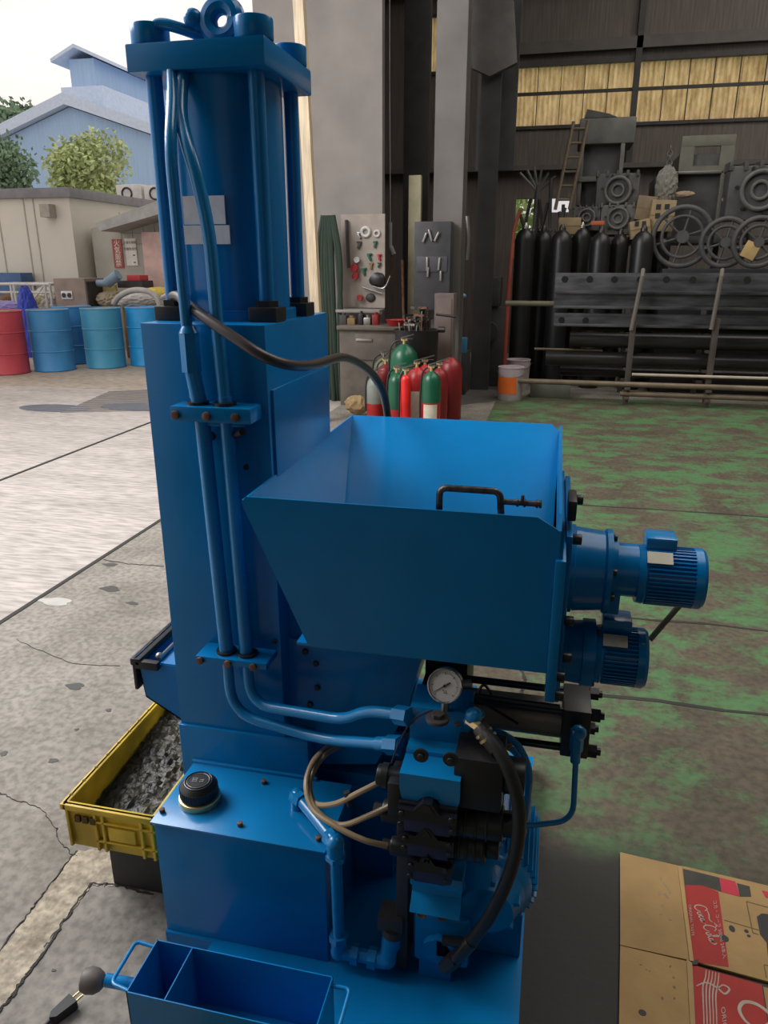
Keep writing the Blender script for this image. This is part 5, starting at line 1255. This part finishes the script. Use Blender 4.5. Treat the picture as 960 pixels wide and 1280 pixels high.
# gas cylinders (dark)
GC = mat('black_cylinder_paint', (.012, .012, .013), .4, var=.2)
spots = [(657, 285, 9.75, .12), (680, 288, 10.1, .11), (703, 287, 9.8, .13), (728, 284, 10.15, .11), (752, 290, 9.85, .12), (776, 292, 10.15, .11), (805, 288, 9.85, .13), (828, 296, 10.15, .11)]
ords = ['leftmost', 'second', 'third', 'fourth', 'fifth', 'sixth', 'seventh', 'rightmost']
for i, (px, py, y, r) in enumerate(spots):
    c = P(px, py, y=y); t = thing('gas_cylinder', ords[i]+' of the tall black gas cylinders standing behind the beam rack', 'gas cylinder', (c.x, y, 0), 'tall black gas cylinders')
    H = c.z
    B().lathe([(0, r), (H-r*1.2, r), (H-r*.7, r*.9), (H-r*.3, r*.65), (H-r*.05, r*.3), (H, r*.1)], (c.x, y, 0), seg=28).done('cylinder_body', GC, t)
    B().lathe([(0, r*.32), (.05, r*.32), (.09, r*.15)], (c.x, y, H-.03), seg=14).done('valve_cap', STEEL if i in (0, 3) else DKST, t)
# thin pale strips between cylinders
for i, (px, py0, py1) in enumerate(((671, 300, 350), (735, 296, 340), (751, 292, 340))):
    pass
b = B().tube([P(637, 350, y=9.2), P(642, 290, y=9.3), P(650, 262, y=9.3)], .02, 8).tube([(P(634, 378, y=9.2).x, 9.2, 0), P(637, 345, y=9.2)], .025, 8)
bt('red_handled_pole', b, mat('rust_red', (.28, .05, .03), .6), 'rusty red handled pole leaning left of the gas cylinders', 'pole')

# hedge outside the small openings
hc = Vector((-.7, 15.0, 1.3)); b = B(); leaf_cloud(b, [(hc+Vector((random.uniform(-.6, .55), random.uniform(-.2, .2), random.uniform(-1, 1.3))), .35, (1, 1, 1)) for _ in range(16)], 2600, .09)
b.done('hedge', LEAF3, flat=True, label='yellow green hedge seen through the small back opening', category='hedge')
# high storage shelf with machinery ------------------------------
YS = 10.6
sh = thing('storage_shelf', 'dark steel storage shelf loaded with machine parts along the back wall', 'shelf', (1.6, YS+.4, 0))
z1 = P(800, 297, y=YS).z
B().box(-.55, 4.2, YS-.32, YS+.9, z1-.08, z1, .004).done('shelf_board', DGREY, sh)
for x in (-.5, .6, 1.9, 3.1, 4.1): B().box(x-.03, x+.03, YS-.05, YS+.0, 0, z1-.08, .003).done('post', DGREY, sh)
def onshelf(px0, px1, py0, y=YS, py1=None):
    p = P(px0, py0, y=y); q = P(px1, py0 if py1 is None else py1, y=y); return p, q
# big press unit
p, q = P(725, 150, y=YS+.1), P(796, 150, y=YS+.1)
t = thing('press_unit', 'tall dark box framed machine unit on the shelf, reaching the windows', 'machine', ((p.x+q.x)/2, YS+.4, z1))
zz = p.z; DM = mat('machine_dark', (.07, .068, .066), .6, var=.2); DM2 = mat('machine_grey', (.11, .11, .10), .6, var=.2)
B().box(p.x, q.x, YS+.1, YS+.8, zz-.28, zz+.02, .02).done('top_housing', DM2, t)
B().prism([(p.x+.05, YS+.1, zz+.02), (p.x+.08, YS+.1, zz+.12), (p.x+.35, YS+.1, zz+.06), (p.x+.45, YS+.1, zz+.02)], (0, .4, 0)).done('top_bracket', DM, t)
B().box(p.x+.05, q.x-.12, YS+.25, YS+.75, z1, zz-.28, .01).done('body', DM, t)
for x in (p.x+.03, q.x-.16): B().box(x, x+.05, YS+.1, YS+.25, zz-1.0, zz-.28, .004).done('side_post', DM2, t)
B().box(p.x, q.x-.10, YS+.08, YS+.25, zz-.72, zz-.66, .004).done('cross_rail', DM2, t)
# ladder
t = thing('ladder', 'short wooden ladder leaning left of the tall machine unit', 'ladder', (P(705, 230, y=YS).x, YS, z1))
LDM = mat('ladder_wood', (.16, .12, .08), .7)
for d in (0, .18): B().tube([P(694, 262, y=YS-.02)+Vector((d, 0, 0)), P(717, 152, y=YS+.1)+Vector((d, 0, 0))], .022, 8).done('rail', LDM, t)
for k in range(6): 
    a_ = P(694, 262, y=YS-.02).lerp(P(717, 152, y=YS+.1), (k+.7)/6.2); B().tube([a_, a_+Vector((.18, 0, 0))], .014, 6).done('rung', LDM, t)
# engines / gearbox
def engine(label, px, py, r, y, m):
    c = P(px, py, y=y); t = thing('gearbox', label, 'gearbox', (c.x, y, c.z), 'gearboxes on the shelf')
    b = B().box(c.x-r*1.3, c.x+r*1.3, y, y+r*1.15, c.z-r*1.2, c.z+r*1.0, r*.15)
    for k in range(5): b.box(c.x-r*1.35+k*r*.6, c.x-r*1.2+k*r*.6, y-.02, y+r, c.z+r*.8, c.z+r*1.15, .003)
    b.done('casting', m, t)
    B().torus((c.x, y-.03, c.z), r*.75, r*.10, (0, 1, 0), 28).torus((c.x, y-.02, c.z), r*.35, r*.08, (0, 1, 0), 20).done('flywheel', DM2, t)
    for a in range(6): B().cyl((c.x+math.cos(a)*r*.95, y-.0, c.z+math.sin(a)*r*.95), (c.x+math.cos(a)*r*.95, y-.04, c.z+math.sin(a)*r*.95), r*.07, seg=8).done('stud', DKST, t)
engine('gearbox with ring shaped flywheel below the tall machine unit', 772, 238, .20, YS-.2, DM)
engine('lower gearbox casting resting above the gas cylinders', 772, 273, .16, YS-.3, DM2)
engine('dark engine block at the far right of the shelf', 950, 238, .28, YS-.3, DM)
engine('small gearbox left of the ring flywheel one', 733, 272, .13, YS-.3, DM)
# pipes jumble left
for i in range(9):
    c = P(655+i*7, 262-i % 3*6, y=YS+.1); h = random.uniform(.25, .75)
    B().tube([Vector((c.x, YS+.1, z1)), Vector((c.x+random.uniform(-.12, .12), YS+.1, z1+h))], .022, 8).ball((c.x, YS+.1, z1+.1), .03, (1, 1, 1), 2, .1).done('iron_fitting', random.choice((DM, DKST, DM2)), label='dark iron fitting standing at the left end of the shelf', category='fitting', group='iron fittings on the shelf')
# bouquet of pale rods
b = B()
for k in range(6): b.tube([P(672, 240, y=YS+.2), P(650+k*9, 208+abs(k-2)*4, y=YS+.2)], .016, 6)
bt('rod_bundle', b.tube([P(672, 240, y=YS+.2), (P(672, 240, y=YS+.2).x, YS+.2, z1)], .04, 8), DM2, 'fan of pale grey rods rising at the left end of the shelf', 'rods')
# cardboard boxes
def cbox(label, px0, px1, py0, py1, y, m, tilt=0, marks=0):
    p = P(px0, py0, y=y); q = P(px1, py1, y=y); w_ = q.x-p.x; h = p.z-q.z; c = Vector(((p.x+q.x)/2, y+.15, (p.z+q.z)/2))
    t = thing('cardboard_box', label, 'box', tuple(c), 'cardboard boxes on the shelf')
    B().obox(c, (w_, .3, h), 0, .006, ry=tilt).done('box_body', m, t)
    B().obox(c+Vector((0, -.152, h*.0)), (w_*.98, .003, .012), 0, 0, ry=tilt).done('tape', CARDD, t)
    for k in range(marks): B().obox(c+Vector((-w_*.2+(k % 2)*w_*.35, -.153, h*.28-(k//2)*.1)), (w_*.2, .003, .06), 0, 0).done('printed_mark', INK, t)
CB = mat('box_tan', (.30, .22, .12), .8); CB2 = mat('box_tan_dark', (.20, .15, .09), .8)
cbox('small tan carton low on the shelf above the third gas cylinder', 699, 725, 272, 293, YS-.5, CB)
cbox('tan carton with dark square marks, tallest of the shelf cartons', 815, 841, 250, 289, YS-.5, CB, .05, 4)
cbox('darker carton tilted behind the marked tan carton', 797, 817, 245, 275, YS-.35, CB2, .12)
cbox('flat tan carton lying lower left of the marked carton', 789, 812, 275, 297, YS-.55, CB, -.2, 2)
bt('orange_part', B().obox(P(747, 279, y=YS-.45), (.16, .06, .05), 0, .01), mat('part_orange', (.5, .12, .04), .6), 'small orange part among the gearboxes', 'part')
# green grey frame machine
p, q = P(853, 170, y=YS), P(921, 170, y=YS); t = thing('frame_machine', 'olive green open framed machine top on the right of the shelf', 'machine', ((p.x+q.x)/2, YS+.2, z1))
OG = mat('olive_grey', (.13, .13, .10), .6)
zt_ = p.z; zb = P(850, 208, y=YS).z
B().box(p.x, q.x, YS, YS+.06, zt_-.12, zt_, .006).box(p.x, p.x+.16, YS, YS+.06, zb, zt_-.12).box(q.x-.16, q.x, YS, YS+.06, zb, zt_-.12).box(p.x, q.x, YS, YS+.06, zb-.06, zb).done('front_frame', OG, t)
B().box(p.x, q.x, YS+.06, YS+.7, zb-.1, zt_-.2, .01).done('inner_body', DM, t)
B().box(p.x-.25, q.x-.05, YS+.1, YS+.8, z1, zb-.1, .02).done('lower_body', DM, t)
for x in (p.x-.05, q.x-.12): B().box(x, x+.05, YS-.02, YS+.06, z1, zb-.06, .004).done('leg', OG, t)
B().box(p.x-.1, q.x-.1, YS-.02, YS+.05, zb-.09, zb-.06, .003).done('top_strip', STEEL, t)
# chain hoist + rag + wheels
b = B()
for k in range(9): b.torus(P(838-k*.4, 186+k*6, y=YS-.05), .03, .009, ((1, 0, 0), (0, 1, 0))[k % 2], 12)
bt('hanging_chain', b, DM2, 'short chain hanging left of the olive framed machine', 'chain')
crumple('oily_rag', 'pale oily rag draped left of the olive framed machine', 'rag', P(833, 232, y=YS-.15), .16, (.8, .6, 1.4), mat('rag_grey', (.20, .19, .16), .8), .16)
crumple('oily_rag', 'small tan rag lying right of the marked carton', 'rag', P(855, 243, y=YS-.15), .08, (1.5, .6, .5), mat('rag_tan', (.30, .22, .14), .8), .16)
for i, (px, py, R_) in enumerate(((852, 302, .33), (906, 305, .26), (948, 300, .26))):
    c = P(px, py, y=YS-.70-.10*i); c.z = 1.45+R_+.03
    t = thing('cable_reel', ('leftmost', 'middle', 'rightmost')[i]+' dark wheel shaped reel above the drilled steel beams', 'reel', tuple(c), 'wheel shaped reels')
    B().torus(c, R_, .03, (0, 1, 0), 40).done('rim', DM, t)
    B().torus(c, R_*.7, .02, (0, 1, 0), 32).cyl(c-Vector((0, .05, 0)), c+Vector((0, .08, 0)), R_*.22, seg=20).done('hub', DM, t)
    for k in range(6):
        a = k*math.pi/3+.3; B().tube([c, c+Vector((math.cos(a)*R_, 0, math.sin(a)*R_))], .014, 6).done('spoke', DM, t)
bt('wooden_chest', B().box(P(833, 300, y=9.6).x, 4.3, 9.64, 10.0, 0, 1.45, .01), BLACK, 'long black chest behind the steel beams carrying the wheel shaped reels', 'chest')
c = P(938, 313, y=YS-.94); bt('price_tag', B().obox(c, (.16, .01, .18), 0, .003, ry=.4).cyl(c+Vector((.03, -.01, .05)), c+Vector((.03, 0.01, .05)), .015, seg=10), mat('tag_tan', (.50, .34, .14), .7), 'tan paper tag tied to the rightmost reel', 'tag')
b = B().obox(P(914, 245, y=YS-.1), (.22, .03, .07), 0, .01, ry=-.6); bt('wooden_wedge', b, mat('wedge_tan', (.34, .24, .17), .7), 'pale wooden wedge in the engine parts at right', 'wedge')
bt('brown_crate_box', B().box(P(940, 215, y=YS).x, 4.3, YS, YS+.5, P(940, 222, y=YS).z, P(940, 213, y=YS).z, .01), mat('lid_brown', (.24, .15, .10), .7), 'brown flat lid on top of the engine block at right', 'lid')
